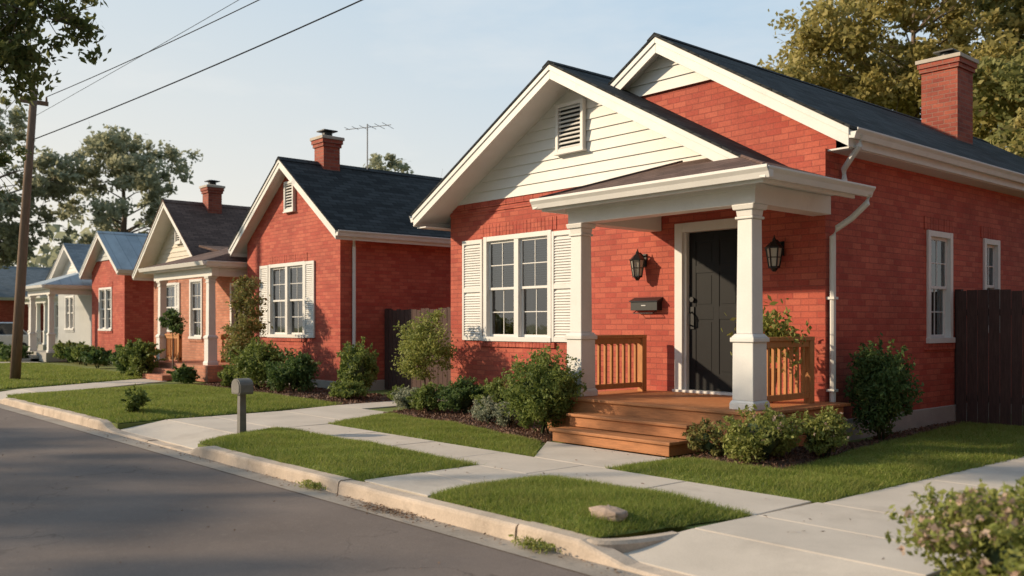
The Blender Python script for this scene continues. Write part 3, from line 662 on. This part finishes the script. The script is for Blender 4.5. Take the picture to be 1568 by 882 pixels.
def patch(name,c,dens,bh,bw,mound=.045,kind='grass',seed=0,edge=.04):
    rng=np.random.default_rng(seed); c=np.array(c,float)
    def bil(u,v): return ((1-u)*(1-v))[:,None]*c[0]+(u*(1-v))[:,None]*c[1]+(u*v)[:,None]*c[2]+((1-u)*v)[:,None]*c[3]
    def hz(u,v,P):
        e=(1-np.abs(2*u-1)**6)*(1-np.abs(2*v-1)**5)
        return mound*e+.014*np.sin(P[:,0]*3.1+P[:,1]*1.7)*e+.010*np.sin(P[:,0]*7.3-P[:,1]*6.1)*e
    n=28; g=np.linspace(0,1,n); U,V=np.meshgrid(g,g); u=U.ravel();v=V.ravel(); P=bil(u,v); z=hz(u,v,P)
    e=empty(name,(*c.mean(0),0))
    t=MB(); t.v=[(float(P[i,0]),float(P[i,1]),float(z[i])-.012) for i in range(n*n)]
    for j in range(n-1):
        for i in range(n-1): t.f.append((j*n+i,j*n+i+1,(j+1)*n+i+1,(j+1)*n+i)); t.m.append(0)
    t.build('soil' if kind!='grass' else 'turf',['lawnbase' if kind=='grass' else 'soil'],e,smooth=True)
    a1=c[2]-c[0]; a2=c[3]-c[1]; area=.5*abs(a1[0]*a2[1]-a1[1]*a2[0]); N_=int(area*dens)
    u=rng.uniform(-edge/2,1+edge/2,N_); v=rng.uniform(-edge/2,1+edge/2,N_); P=bil(u,v)
    sz=np.array([np.linalg.norm(c[1]-c[0]),np.linalg.norm(c[3]-c[0])]); de=np.minimum(np.minimum(u,1-u)*sz[0],np.minimum(v,1-v)*sz[1])
    wob=.035+.03*np.sin(P[:,0]*9+2*np.sin(P[:,1]*7))+.02*np.sin(P[:,0]*23+P[:,1]*19)
    if kind=='grass':
        thin=.5+.5*np.sin(P[:,0]*4.1+2*np.sin(P[:,1]*3.3))*np.sin(P[:,1]*5.2+1.4*np.sin(P[:,0]*2.9))
        keep=(de>-.04+wob*.6)&(rng.random(N_)<.68+.4*thin); u,v,P=u[keep],v[keep],P[keep]; N_=len(u)
    z=hz(np.clip(u,0,1),np.clip(v,0,1),P)
    B=np.column_stack([P,z-.012])
    if kind=='grass':
        k=.65+.35*np.sin(P[:,0]*2.3+1.3*np.sin(P[:,1]*3.1))*np.sin(P[:,1]*2.7+np.sin(P[:,0]*1.9)); k=.75+.4*k+.2*(rng.random(N_)<.04)
        hgt=bh*rng.uniform(.5,1.25,N_)*k; a=rng.uniform(0,2*np.pi,N_); wv=np.column_stack([np.cos(a),np.sin(a),np.zeros(N_)])*(bw*rng.uniform(.6,1.3,N_))[:,None]
        le=rng.normal(size=(N_,2))*.65*hgt[:,None]; tip=B+np.column_stack([le,hgt])
        VV=np.stack([B-wv,B+wv,tip],axis=1).reshape(-1,3); soup('grass_blades',VV,3,['grass'],e)
    else:
        B[:,2]+=rng.uniform(.004,.03,N_); soup('mulch_chips',leafquads(B,bh,rng,0,.4),4,['mchip'],e)
    return e
patch('lawn',[(-10.66,4.43),(-7.08,4.43),(-7.08,5.78),(-11.36,5.78)],9500,.045,.0035,.06,seed=1)
patch('lawn',[(-6.07,4.43),(-4.16,4.43),(-3.90,5.78),(-6.07,5.78)],15000,.045,.003,.075,seed=2)
patch('lawn',[(-11.42,6.60),(-7.16,6.60),(-7.95,7.45),(-12.0,8.05)],8500,.045,.004,.05,seed=3)
patch('lawn',[(-6.06,6.60),(-3.82,6.60),(-3.76,7.7),(-5.9,7.5)],10500,.045,.0035,.055,seed=4)
patch('lawn',[(-4.8,7.58),(-3.76,7.7),(-3.63,13.4),(-5.5,13.4)],7500,.045,.0045,.05,seed=5)
patch('lawn',[(-20.0,4.43),(-13.54,4.43),(-14.0,8.35),(-20.6,8.35)],4800,.055,.006,.08,seed=6)
patch('lawn',[(-36,4.47),(-22.2,4.47),(-24.3,8.9),(-36,8.9)],1700,.065,.012,.05,seed=7)
patch('lawn',[(-42,4.47),(-38.4,4.47),(-38.4,9.3),(-42.5,9.3)],600,.08,.02,.05,seed=8)
patch('flower_bed',[(-12.1,8.02),(-7.98,7.42),(-8.62,10.0),(-13.0,10.0)],1400,.022,0,.04,'mulch',seed=9)
patch('flower_bed',[(-6.08,7.47),(-4.75,7.6),(-5.3,10.0),(-5.42,9.9)],2000,.02,0,.06,'mulch',seed=10)
patch('flower_bed',[(-5.4,9.9),(-5.0,9.6),(-5.45,13.4),(-5.68,13.4)],1500,.02,0,.02,'mulch',seed=11)
patch('flower_bed',[(-20.6,8.3),(-14.05,8.3),(-14.2,10.0),(-21,10.0)],500,.03,0,.04,'mulch',seed=12)
patch('flower_bed',[(-2.15,4.47),(-.5,4.47),(-.5,5.75),(-2.15,5.75)],2500,.02,0,.03,'mulch',seed=13)
rng=np.random.default_rng(5)
P=np.vstack([np.column_stack([rng.normal(-6.25,.28,420),rng.normal(4.16,.06,420),np.full(420,-.108)]),
   np.column_stack([rng.uniform(-14,-1,330),4.24-np.abs(rng.normal(0,.08,330)),np.full(330,-.112)]),
   np.column_stack([rng.uniform(-11,-2.4,90),rng.uniform(5.2,6.7,90),np.full(90,.012)]),
   np.column_stack([rng.uniform(-7,-4.9,60),rng.uniform(7.2,7.7,60),np.full(60,.03)]),
   np.column_stack([rng.uniform(-12,-2,90),rng.uniform(0,4,90),np.full(90,-.12)])])
V=leafquads(P,.018,rng,0,.5).reshape(-1,4,3); c=V.mean(1,keepdims=True); V[:,:,2]=c[:,:,2]+(V[:,:,2]-c[:,:,2])*.3
soup('leaf_litter',V.reshape(-1,3),4,['litter'])
P=np.vstack([np.column_stack([rng.normal(x,.10,240),rng.normal(y,.03,240),rng.uniform(-.11,-.06,240)]) for x,y in ((-4.55,4.20),(-7.6,4.22))])
soup('kerb_weed',leafquads(P,.022,rng,.8,.3),4,['leaf_y'])

# ================================================================ PLANTS
def bush(name,x,y,rx,ry,h,n,ls,mat,seed,z0=0.,ncl=30,core=.5,fl=None):
    rng=np.random.default_rng(seed); n=int(n*1.6)
    d=rng.normal(size=(ncl,3)); d[:,2]*=.9; d/=np.linalg.norm(d,axis=1)[:,None]; d[:,2]=np.where(d[:,2]<-.75,-d[:,2],d[:,2])
    rad=rng.uniform(.5,.9,ncl)[:,None]; C=d*rad
    cr=rng.uniform(.22,.46,ncl)
    idx=rng.integers(0,ncl,n); q=rng.normal(size=(n,3)); q/=np.linalg.norm(q,axis=1)[:,None]; q*=(rng.random(n)**.45)[:,None]
    P=C[idx]+q*cr[idx][:,None]
    ns=max(8,n//160); sd=rng.normal(size=(ns,3)); sd[:,2]=np.abs(sd[:,2]); sd/=np.linalg.norm(sd,axis=1)[:,None]
    si=rng.integers(0,ns,n//7); k=rng.uniform(.8,1.25,len(si)); P2=sd[si]*k[:,None]+rng.normal(size=(len(si),3))*.035
    P=np.vstack([P,P2])
    hz=h/2
    P=P*np.array([rx,ry,hz]); P[:,2]+=hz*.98; P[:,2]=np.where(P[:,2]<.02,rng.uniform(.02,.1,len(P)),P[:,2])
    e=empty(name,(x,y,z0))
    V=leafquads(P,ls,rng,.4,.5)+np.array([x,y,z0])
    soup('leaves',V,4,[mat],e)
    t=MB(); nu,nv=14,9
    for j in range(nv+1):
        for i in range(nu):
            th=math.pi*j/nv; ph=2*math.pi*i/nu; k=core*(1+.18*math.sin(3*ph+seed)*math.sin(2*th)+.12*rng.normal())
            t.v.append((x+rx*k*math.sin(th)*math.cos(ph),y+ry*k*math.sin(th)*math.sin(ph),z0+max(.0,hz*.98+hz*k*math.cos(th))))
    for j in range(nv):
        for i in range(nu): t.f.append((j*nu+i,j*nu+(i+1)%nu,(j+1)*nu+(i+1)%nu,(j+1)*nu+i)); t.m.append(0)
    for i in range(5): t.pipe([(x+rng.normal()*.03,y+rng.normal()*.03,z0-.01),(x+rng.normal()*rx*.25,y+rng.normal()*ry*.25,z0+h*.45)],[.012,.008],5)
    t.build('shade_core_and_twigs',['core'],e,smooth=True)  # dark core blob for shade between leaves, plus a few stems
    if fl:
        m_=rng.integers(0,n,fl[0]); Q=P[m_]; up=Q[:,2]>h*.45; Q=Q[up]*np.array([1.05,1.05,1.04])+np.array([x,y,z0])
        Q=np.repeat(Q,5,axis=0)+rng.normal(size=(len(Q)*5,3))*fl[1]*.6
        soup('flowers',leafquads(Q,fl[1],rng,.3,.8),4,[fl[2]],e)
    return e
bush('shrub',-8.42,7.95,.47,.46,1.03,7500,.024,'leaf',21,ncl=46)
bush('shrub',-10.95,8.65,.36,.34,.56,3000,.026,'leaf_d',22)
bush('shrub',-10.35,8.8,.32,.32,.55,2600,.026,'leaf',23)
bush('shrub',-11.6,8.5,.28,.28,.46,2200,.026,'leaf',24)
bush('shrub',-12.1,8.5,.25,.22,.36,1500,.024,'leaf_g',25)
bush('shrub',-12.55,8.75,.25,.22,.34,1500,.024,'leaf_g',26)
bush('shrub',-12.95,8.9,.22,.2,.33,1200,.024,'leaf',46)
bush('shrub',-9.75,8.15,.24,.22,.36,1500,.02,'leaf_g',27)
bush('shrub',-9.30,8.10,.22,.22,.34,1400,.02,'leaf_g',28)
bush('shrub',-9.75,8.95,.33,.3,.56,2200,.026,'leaf_d',29)
bush('shrub',-9.2,8.9,.3,.3,.5,2000,.026,'leaf',30)
bush('flowering_shrub',-5.25,7.98,.38,.36,.54,4200,.022,'leaf_y',31,fl=(110,.014,'flower'))
bush('flowering_shrub',-5.80,7.85,.24,.22,.38,1700,.022,'leaf_r',32)
bush('flowering_shrub',-5.02,8.75,.32,.30,.50,2800,.022,'leaf_y',33,fl=(70,.014,'flower'))
bush('shrub',-5.22,10.42,.38,.36,1.14,5600,.028,'leaf_d',34,ncl=42)
bush('flowering_shrub',-1.62,4.86,.62,.48,.58,6500,.022,'leaf_y',35,fl=(620,.019,'flower'),ncl=50)
bush('shrub',-2.55,8.9,.3,.3,.4,1500,.026,'leaf_y',36)
bush('shrub',-18.1,8.8,.60,.55,1.02,3800,.036,'leaf',37,ncl=40)
bush('shrub',-16.75,8.9,.52,.5,.82,3200,.036,'leaf_d',38,ncl=40)
bush('shrub',-15.0,9.3,.38,.38,1.05,2600,.036,'leaf',39)
bush('shrub',-14.7,8.9,.4,.3,.35,1300,.036,'leaf',40)
bush('shrub',-19.2,8.8,.4,.4,.5,1500,.036,'leaf',41)
bush('shrub',-14.35,4.95,.17,.17,.43,800,.028,'leaf',42)
bush('shrub',-24.5,8.6,.52,.5,.92,2200,.048,'leaf',43); bush('shrub',-25.5,8.7,.5,.5,.85,2000,.048,'leaf_d',44); bush('shrub',-21.6,8.6,.35,.35,.4,900,.048,'leaf_d',45)
k=50
for x,y,r_,h_ in ((-27.8,9.5,.4,.6),(-29.2,9.8,.45,.7),(-31,9.5,.5,.6),(-33.2,9.8,.45,.7),(-34.6,10,.5,.7),(-36,10,.5,.8),(-38.5,8.8,.5,.6),(-40.5,8.7,.6,.6),(-42.5,9,.6,.7)):
    bush('shrub',x,y,r_,r_,h_,1000,.065,('leaf_d','leaf')[k%2],k); k+=1

def tree(name,x,y,zt,clumps,trunk_r,ls,mat,n,seed,lean=(0,0),forkz=None,sig=.55,z0=0,limb=None,nsub=9):
    rng=np.random.default_rng(seed); e=empty(name,(x,y,z0))
    t=MB(); fz=forkz or zt*.4
    top=max(c[2] for c in clumps)*.9
    pts=[];rs=[]
    K=7
    for i in range(K+1):
        q=i/K; z=z0+q*(top-z0); pts.append((x+lean[0]*q+rng.normal()*.05*min(1,q*3)*trunk_r*5,y+lean[1]*q+rng.normal()*.05*min(1,q*3)*trunk_r*5,z)); rs.append(trunk_r*((1.25 if i==0 else 1)-.85*q))
    t.pipe(pts,rs,9)
    for (dx,dy,z,r) in clumps:
        zs=max(fz*.8,min(z-.35*math.hypot(dx,dy),top*.93)); q=(zs-z0)/(top-z0); q=max(.05,min(q,.97)); i=int(q*K); ff=q*K-i
        s=Vector(pts[i]).lerp(Vector(pts[min(i+1,K)]),ff); g=Vector((x+dx,y+dy,z))
        m1=s.lerp(g,.4)+Vector((rng.normal()*.1*r,rng.normal()*.1*r,.12*r)); m2=s.lerp(g,.75)+Vector((rng.normal()*.15*r,rng.normal()*.15*r,.1*r))
        r0=max(.008,trunk_r*(1-.85*q)*.38); t.pipe([s,m1,m2,g],[r0,r0*.65,r0*.4,r0*.15],6)
        for b_ in range(3):
            g2=g+Vector(rng.normal(size=3))*r*.6; t.pipe([m2,m2.lerp(g2,.5)+Vector((0,0,.05*r)),g2],[r0*.35,r0*.2,r0*.08],4)
    if limb:
        lp,lcl,ln,lls=limb; lp=[Vector(p) for p in lp]; t.pipe(lp,[.10,.07,.045,.02][:len(lp)],8)
        for (X,Y,Z,r) in lcl:
            g=Vector((X,Y,Z)); s=min(lp[1:],key=lambda p:(p-g).length); mm=s.lerp(g,.5)+Vector(rng.normal(size=3))*.08
            t.pipe([s,mm,g],[.016,.011,.004],5)
            for b_ in range(5):
                g2=g+Vector(rng.normal(size=3))*r*.55; t.pipe([mm.lerp(g,.6),g2],[.006,.002],4)
        C=np.array([c[:3] for c in lcl]); Rr=np.array([c[3] for c in lcl]); w=Rr**2/np.sum(Rr**2)
        ns=len(lcl)*12; si=rng.choice(len(lcl),ns,p=w); S=C[si]+rng.normal(size=(ns,3))*(Rr[si]*.45)[:,None]; sr=Rr[si]*rng.uniform(.12,.3,ns)
        ii=rng.integers(0,ns,ln); P=S[ii]+rng.normal(size=(ln,3))*sr[ii][:,None]*np.array([1,1,.6])
        soup('limb_leaves',leafquads(P,lls,rng,-.4,.5),4,[mat],e)
    t.build('trunk',['bark'],e,smooth=True)
    C=np.array([(x+c[0],y+c[1],c[2]) for c in clumps]); Rr=np.array([c[3] for c in clumps]); w=Rr**2/np.sum(Rr**2)
    ns=len(clumps)*nsub; si=rng.choice(len(clumps),ns,p=w); sd=rng.normal(size=(ns,3)); sd/=np.linalg.norm(sd,axis=1)[:,None]
    S=C[si]+sd*(Rr[si]*rng.uniform(.35,1.0,ns))[:,None]*np.array([1,1,.8]); sr=Rr[si]*rng.uniform(.18,.42,ns)
    ii=rng.integers(0,ns,n); P=S[ii]+rng.normal(size=(n,3))*(sr[ii]*sig)[:,None]*np.array([1,1,.7])
    soup('leaves',leafquads(P,ls,rng,-.1,.55),4,[mat],e)
    return e
def crown(rx,ry,z0,z1,n,r,seed):
    rng=random.Random(seed); out=[]
    while len(out)<n:
        a=rng.uniform(-1,1);b=rng.uniform(-1,1);c=rng.uniform(-1,1); q=a*a+b*b+c*c
        if q>1 or q<.12: continue
        k=1-.35*max(0,c); out.append((a*rx*k,b*ry*k,(z0+z1)/2+c*(z1-z0)/2,r*rng.uniform(.7,1.25)))
    return out
tree('ornamental_tree',-12.75,9.25,1.6,[(0,0,1.28,.36),(-.34,.05,1.10,.3),(.36,-.05,1.12,.32),(.1,-.2,.92,.3),(-.28,-.1,.80,.28),(.32,.1,.80,.26),(.05,.1,1.46,.26),(0,-.1,.66,.24),(.45,0,.95,.22),(-.48,0,.98,.22)],.022,.028,'leaf_y',7500,61,forkz=.3,sig=.8,nsub=14)
tree('ornamental_tree',-18.9,8.9,2.6,[(0,0,2.3,.28),(-.2,0,1.9,.32),(.25,0,1.95,.3),(0,.1,1.5,.36),(-.35,0,1.25,.3),(.35,-.1,1.35,.3),(-.1,-.1,.95,.36),(-.5,-.1,.8,.28),(.3,0,.8,.25)],.035,.036,'leaf_r',7500,62,forkz=.5,sig=.8,nsub=14)
tree('ornamental_tree',-23.0,8.85,1.9,[(0,0,1.6,.32),(.1,.05,1.35,.25),(-.15,0,1.4,.25)],.03,.04,'leaf_d',2200,63,forkz=1.0)
tree('unseen_blocker_tree',-14.6,31.5,14,crown(5.0,4.2,6.4,15.4,46,1.45,3),.35,.11,'leaf_gold',56000,71,nsub=14)
tree('unseen_blocker_tree',-9.0,31.0,13,crown(3.4,3.5,5.0,13.6,32,1.3,4),.3,.11,'leaf_t',34000,72,nsub=14)
tree('unseen_blocker_tree',-7.4,24.5,7,crown(2.0,2.0,3.8,7.0,18,.85,5),.2,.09,'leaf_gold',16000,73,nsub=14)
tree('unseen_blocker_tree',-25.5,32,10,crown(2.8,3.,5.0,10.4,18,1.1,6),.3,.15,'leaf_far',10000,74)
tree('unseen_blocker_tree',-45,30,10,crown(4.5,4,4.5,10.8,24,1.3,7),.3,.17,'leaf_far',11000,75)
tree('unseen_blocker_tree',-60,20,14,crown(4.2,4.2,4.5,14.4,32,1.35,8),.4,.17,'leaf_far',15000,76)
tree('unseen_blocker_tree',-60,12.5,14,crown(4.0,4.5,5.5,15.0,32,1.3,9),.4,.17,'leaf_far',14000,77)
tree('unseen_blocker_tree',-66,8,14,crown(4.5,4.5,3.5,13.4,32,1.4,10),.4,.19,'leaf_far',14000,78)
tree('unseen_blocker_tree',-50,26,9,crown(4.5,4.5,3.5,8.5,22,1.4,11),.3,.19,'leaf_far',9000,79)
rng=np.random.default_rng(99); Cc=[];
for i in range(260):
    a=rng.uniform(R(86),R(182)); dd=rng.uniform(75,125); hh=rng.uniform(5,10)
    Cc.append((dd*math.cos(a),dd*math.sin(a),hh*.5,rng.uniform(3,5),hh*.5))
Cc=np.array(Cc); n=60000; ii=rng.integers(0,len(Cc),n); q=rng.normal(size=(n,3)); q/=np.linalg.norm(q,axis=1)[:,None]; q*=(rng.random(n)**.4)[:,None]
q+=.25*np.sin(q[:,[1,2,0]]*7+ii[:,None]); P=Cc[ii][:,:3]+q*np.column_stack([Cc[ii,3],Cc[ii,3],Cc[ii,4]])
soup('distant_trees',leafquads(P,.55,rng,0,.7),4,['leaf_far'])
# street trees on the opposite verge, one with a long limb over the road
ox,oy=-16.4,-6.4
cl=[(a-.4,b-2.0,c,r_) for a,b,c,r_ in crown(3.8,2.6,3.6,6.4,18,.85,12)]
limb=([(ox,oy,3.0),(-14.0,-2.4,4.4),(-12.2,.6,5.0),(-10.6,2.0,4.75)],
 [(-9.85,2.42,4.40,.42),(-9.52,2.78,4.30,.34),(-9.66,2.58,4.58,.38),(-10.1,2.3,3.98,.36),(-9.9,2.5,4.9,.45),(-10.3,2.1,4.5,.5),(-10.2,2.2,4.15,.40),(-12.45,2.65,3.45,.30),(-12.5,2.55,3.05,.27),(-11.0,1.4,4.8,.6),(-12.4,1.4,4.3,.5),(-13,1.8,3.9,.45)],6800,.044)
tree('street_tree',ox,oy,8,cl,.26,.07,'leaf_o',11000,80,forkz=3.4,limb=limb,sig=.7)
tree('street_tree',-22.5,-8.5,8,crown(3.0,2.4,3.6,7.0,16,.9,13),.25,.1,'leaf_o',6500,81,sig=.7)
tree('street_tree',-11.6,-9.4,8,crown(3.0,2.2,3.6,6.6,15,.9,14),.25,.09,'leaf_o',6000,82,sig=.7)
tree('unseen_blocker_tree',3.2,7.2,8,crown(2.6,2.2,2.4,8.4,24,1.1,15),.25,.2,'leaf_o',9000,83,sig=.8)  # unseen tree added to cut sky light on the house side wall
tree('unseen_blocker_tree',8.0,2.0,9,crown(3.4,3.2,2.4,9.4,24,1.3,16),.3,.24,'leaf_o',9000,84,sig=.8)  # second tree added out of frame to dim that wall

e=empty('potted_plant',(-6.15,9.35,.48)); t=MB()
t.pipe([(-6.15,9.35,.48),(-6.15,9.35,.80),(-6.15,9.35,.86),(-6.15,9.35,.88)],[.13,.19,.21,.21],16); t.build('pot',['pot'],e)
rng=np.random.default_rng(8); P=rng.normal(size=(1100,3))*np.array([.16,.14,.15])+np.array([-6.02,9.3,1.24]); soup('leaves',leafquads(P,.045,rng,.5,.45),4,['leaf_y'],e)
t=MB()
for i in range(9):
    t.pipe([(-6.15,9.35,.85),(-6.12+rng.normal()*.06,9.33+rng.normal()*.05,1.05),(-6.05+rng.normal()*.14,9.3+rng.normal()*.12,1.3)],[.008,.006,.003],5)
t.build('stems',['leaf_d'],e)

# ================================================================ STREET FURNITURE
px,py=-24.75,5.65; tx,ty=px+.32,py+.36
e=empty('utility_pole',(px,py,0)); t=MB()
t.pipe([(px,py,-.1),(px+.1,py+.11,2.4),(px+.2,py+.23,4.8),(tx,ty,7.15)],[.125,.115,.10,.085],14); t.build('pole',['pole'],e,smooth=True)
t=MB(); t.hexa([(tx-.06,ty-.32,6.78),(tx+.0,ty-.32,6.78),(tx+.0,ty+.32,6.78),(tx-.06,ty+.32,6.78),(tx-.06,ty-.32,6.88),(tx+.0,ty-.32,6.88),(tx+.0,ty+.32,6.88),(tx-.06,ty+.32,6.88)])
for q in (-.28,.28): t.pipe([(tx-.03,ty+q,6.88),(tx-.03,ty+q,7.0)],[.03,.02],8)
t.pipe([(tx,ty,7.15),(tx,ty,7.3)],[.03,.02],8); t.pipe([(tx-.03,ty,5.9),(tx-.03,ty-.13,5.95)],.02,6)
t.build('crossarm',['pole'],e)
e2_=empty('utility_pole',(6,8.9,0)); t=MB(); t.pipe([(6,8.9,-.1),(6,8.9,10.4)],[.14,.1],12); t.box(5.95,6.05,8.0,13.0,8.6,8.7); t.build('pole',['pole'],e2_)
def wire(a,b,sag,r=.011,n=26):
    t=MB(); a=Vector(a);b=Vector(b); t.pipe([a.lerp(b,i/n)-Vector((0,0,4*sag*(i/n)*(1-i/n))) for i in range(n+1)],r,5); return t
t=wire((tx,ty,5.92),(6,12.8,10.0),.45,.014); t.build('power_line',['metal'])
t=wire((tx,ty+.28,7.0),(6,9.9,8.7),.4,.010); t.build('power_line',['metal'])
t=wire((-60,6.0,7.4),(6,10,9.3),.3,.007); t.build('power_line',['metal'])
t=wire((tx,ty-.28,7.0),(-60,6,6.6),.6,.009); t.build('power_line',['metal'])
t=wire((tx,ty,5.92),(-60,6,5.6),.6,.012); t.build('power_line',['metal'])
mx_,my_=-10.97,5.1
t=MB(); t.frust(mx_,my_,.0,.54,.045,.04); k_=.84
prof=[(-.14,.50),(.14,.50),(.155,.53),(.155,.62)]+[(.155*math.cos(a),.62+.10*math.sin(a)) for a in np.linspace(.15,math.pi-.15,9)]+[(-.155,.62),(-.155,.53)]
prof=[(a*k_,.52+(b-.5)*.9) for a,b in prof]
t.prism_y([(mx_+a,b) for a,b in prof],my_-.08,my_+.10)
t.prism_y([(mx_+a*.85,.535+(b-.52)*.85) for a,b in prof],my_-.09,my_-.081)
t.build('kerbside_mailbox',['stone'],bevel=.01)
t=MB(); rng=np.random.default_rng(3); nu,nv=10,6
for j in range(nv+1):
    for i in range(nu):
        th=math.pi*j/nv; ph=2*math.pi*i/nu; k=1+rng.normal()*.07
        t.v.append((-4.36+.17*k*math.sin(th)*math.cos(ph),4.74+.11*k*math.sin(th)*math.sin(ph),.075+.055*k*math.cos(th)))
for j in range(nv):
    for i in range(nu): t.f.append((j*nu+i,j*nu+(i+1)%nu,(j+1)*nu+(i+1)%nu,(j+1)*nu+i)); t.m.append(0)
ob=t.build('rock',['rock'],bevel=.012)

def car(x,y,rot,paint):
    e=empty('parked_car',(x,y,0)); Mx=Matrix.Translation((x,y,0))@Matrix.Rotation(rot,4,'Z')
    def T(mb): mb.v=[tuple(Mx@Vector(v)) for v in mb.v]
    b=MB(); pr=[(-2.2,.32),(-2.25,.55),(-2.2,.88),(-1.9,.98),(1.0,1.0),(1.9,.86),(2.2,.72),(2.25,.45),(2.2,.3)]
    b.prism_y(pr,-.88,.88); T(b); b.build('body',[paint],e,.07)
    c=MB(); c.hexa([(-1.75,-.8,.97),(1.05,-.8,.97),(1.05,.8,.97),(-1.75,.8,.97),(-1.25,-.64,1.46),(.35,-.64,1.46),(.35,.64,1.46),(-1.25,.64,1.46)]); T(c); c.build('windows',['cglass'],e,.03)
    c=MB(); c.hexa([(-1.27,-.66,1.45),(.37,-.66,1.45),(.37,.66,1.45),(-1.27,.66,1.45),(-1.2,-.6,1.5),(.3,-.6,1.5),(.3,.6,1.5),(-1.2,.6,1.5)])
    for s_ in (-1,1):
        for xa,xb in ((-1.75,-1.26),(1.05,.36),(-.35,-.35)): c.pipe([(xa,s_*.80,.98),(xb,s_*.65,1.47)],.035,6)
    T(c); c.build('roof',[paint],e,.02)
    c=MB()
    for wx in (-1.4,1.4):
        for s_ in (-1,1): c.pipe([(wx,s_*.70,.33),(wx,s_*.91,.33)],.33,20); c.pipe([(wx,s_*.905,.33),(wx,s_*.925,.33)],.19,12,1)
    T(c); c.build('wheels',['tyre','silver'],e)
    c=MB()
    for s_ in (-1,1): c.box(2.2,2.26,s_*.75-.15,s_*.75+.15,.6,.72); c.box(-2.27,-2.2,s_*.75-.13,s_*.75+.13,.65,.8)
    T(c); c.build('lights',['lglass'],e)
car(-43.0,8.4,R(-65),'car_w'); car(-46.9,8.8,R(-80),'car_d')

# ================================================================ LIGHT, SKY, CAMERA
EL=R(22); AZ=math.atan2(-.72,-.694)
sd=Vector((math.cos(AZ)*math.cos(EL),math.sin(AZ)*math.cos(EL),math.sin(EL)))
sl=bpy.data.lights.new('sun','SUN'); sl.energy=5.0; sl.angle=R(1.4); sl.color=(1.0,.80,.55)
so=bpy.data.objects.new('sun',sl); so.rotation_euler=sd.to_track_quat('Z','Y').to_euler(); so.location=(0,0,30); scene.collection.objects.link(so)
wd=bpy.data.worlds.new('World'); scene.world=wd; wd.use_nodes=True; nt=wd.node_tree; bg=nt.nodes['Background']
sk=N(nt,'ShaderNodeTexSky',sky_type='NISHITA'); sk.sun_disc=False; sk.sun_elevation=EL; sk.sun_rotation=math.atan2(sd.x,sd.y)%(2*math.pi)
sk.air_density=1.0; sk.dust_density=1.6; sk.ozone_density=1.0
tc=N(nt,'ShaderNodeTexCoord'); sp=N(nt,'ShaderNodeSeparateXYZ'); nt.links.new(tc.outputs['Generated'],sp.inputs[0])
zf=math_(nt,'POWER',ramp(nt,sp.outputs[2],.50,-.02),1.5)
wf=ramp(nt,sp.outputs[0],-.62,-1.0)
hz_=math_(nt,'MINIMUM',math_(nt,'ADD',math_(nt,'MULTIPLY',zf,.88),math_(nt,'MULTIPLY',wf,.34)),1.0)
base=mixc(nt,.84,sk.outputs[0],(3.1,4.55,5.9))
base=mixc(nt,hz_,base,(6.35,5.95,5.2))
mp=N(nt,'ShaderNodeMapping'); mp.inputs['Scale'].default_value=(1,1.4,4.5); mp.inputs['Rotation'].default_value=(0,.12,.4)
nt.links.new(tc.outputs['Generated'],mp.inputs[0])
cn=noise(nt,mp.outputs[0],2.0,7,.58)
cf=math_(nt,'MULTIPLY',ramp(nt,cn,.48,.8),.5)
col=mixc(nt,cf,base,(6.5,6.3,6.0))
ez=ramp(nt,sp.outputs[0],-.1,.7,1.0,.36)
cc=N(nt,'ShaderNodeCombineColor')
for i in range(3): nt.links.new(ez,cc.inputs[i])
col=mixc(nt,1.0,col,cc.outputs[0],'MULTIPLY')
nt.links.new(col,bg.inputs[0]); bg.inputs[1].default_value=.147
cam=bpy.data.cameras.new('camera'); co=bpy.data.objects.new('camera',cam); scene.collection.objects.link(co); scene.camera=co
co.location=(0,0,1.4); co.rotation_euler=(R(90),0,R(48.6)); cam.sensor_width=36; cam.lens=32.15; cam.shift_y=.0357
cam.clip_start=.05; cam.clip_end=2000
cam.dof.use_dof=True; cam.dof.focus_distance=12.0; cam.dof.aperture_fstop=1.6
scene.view_settings.view_transform='Standard'; scene.view_settings.look='None'; scene.view_settings.exposure=0
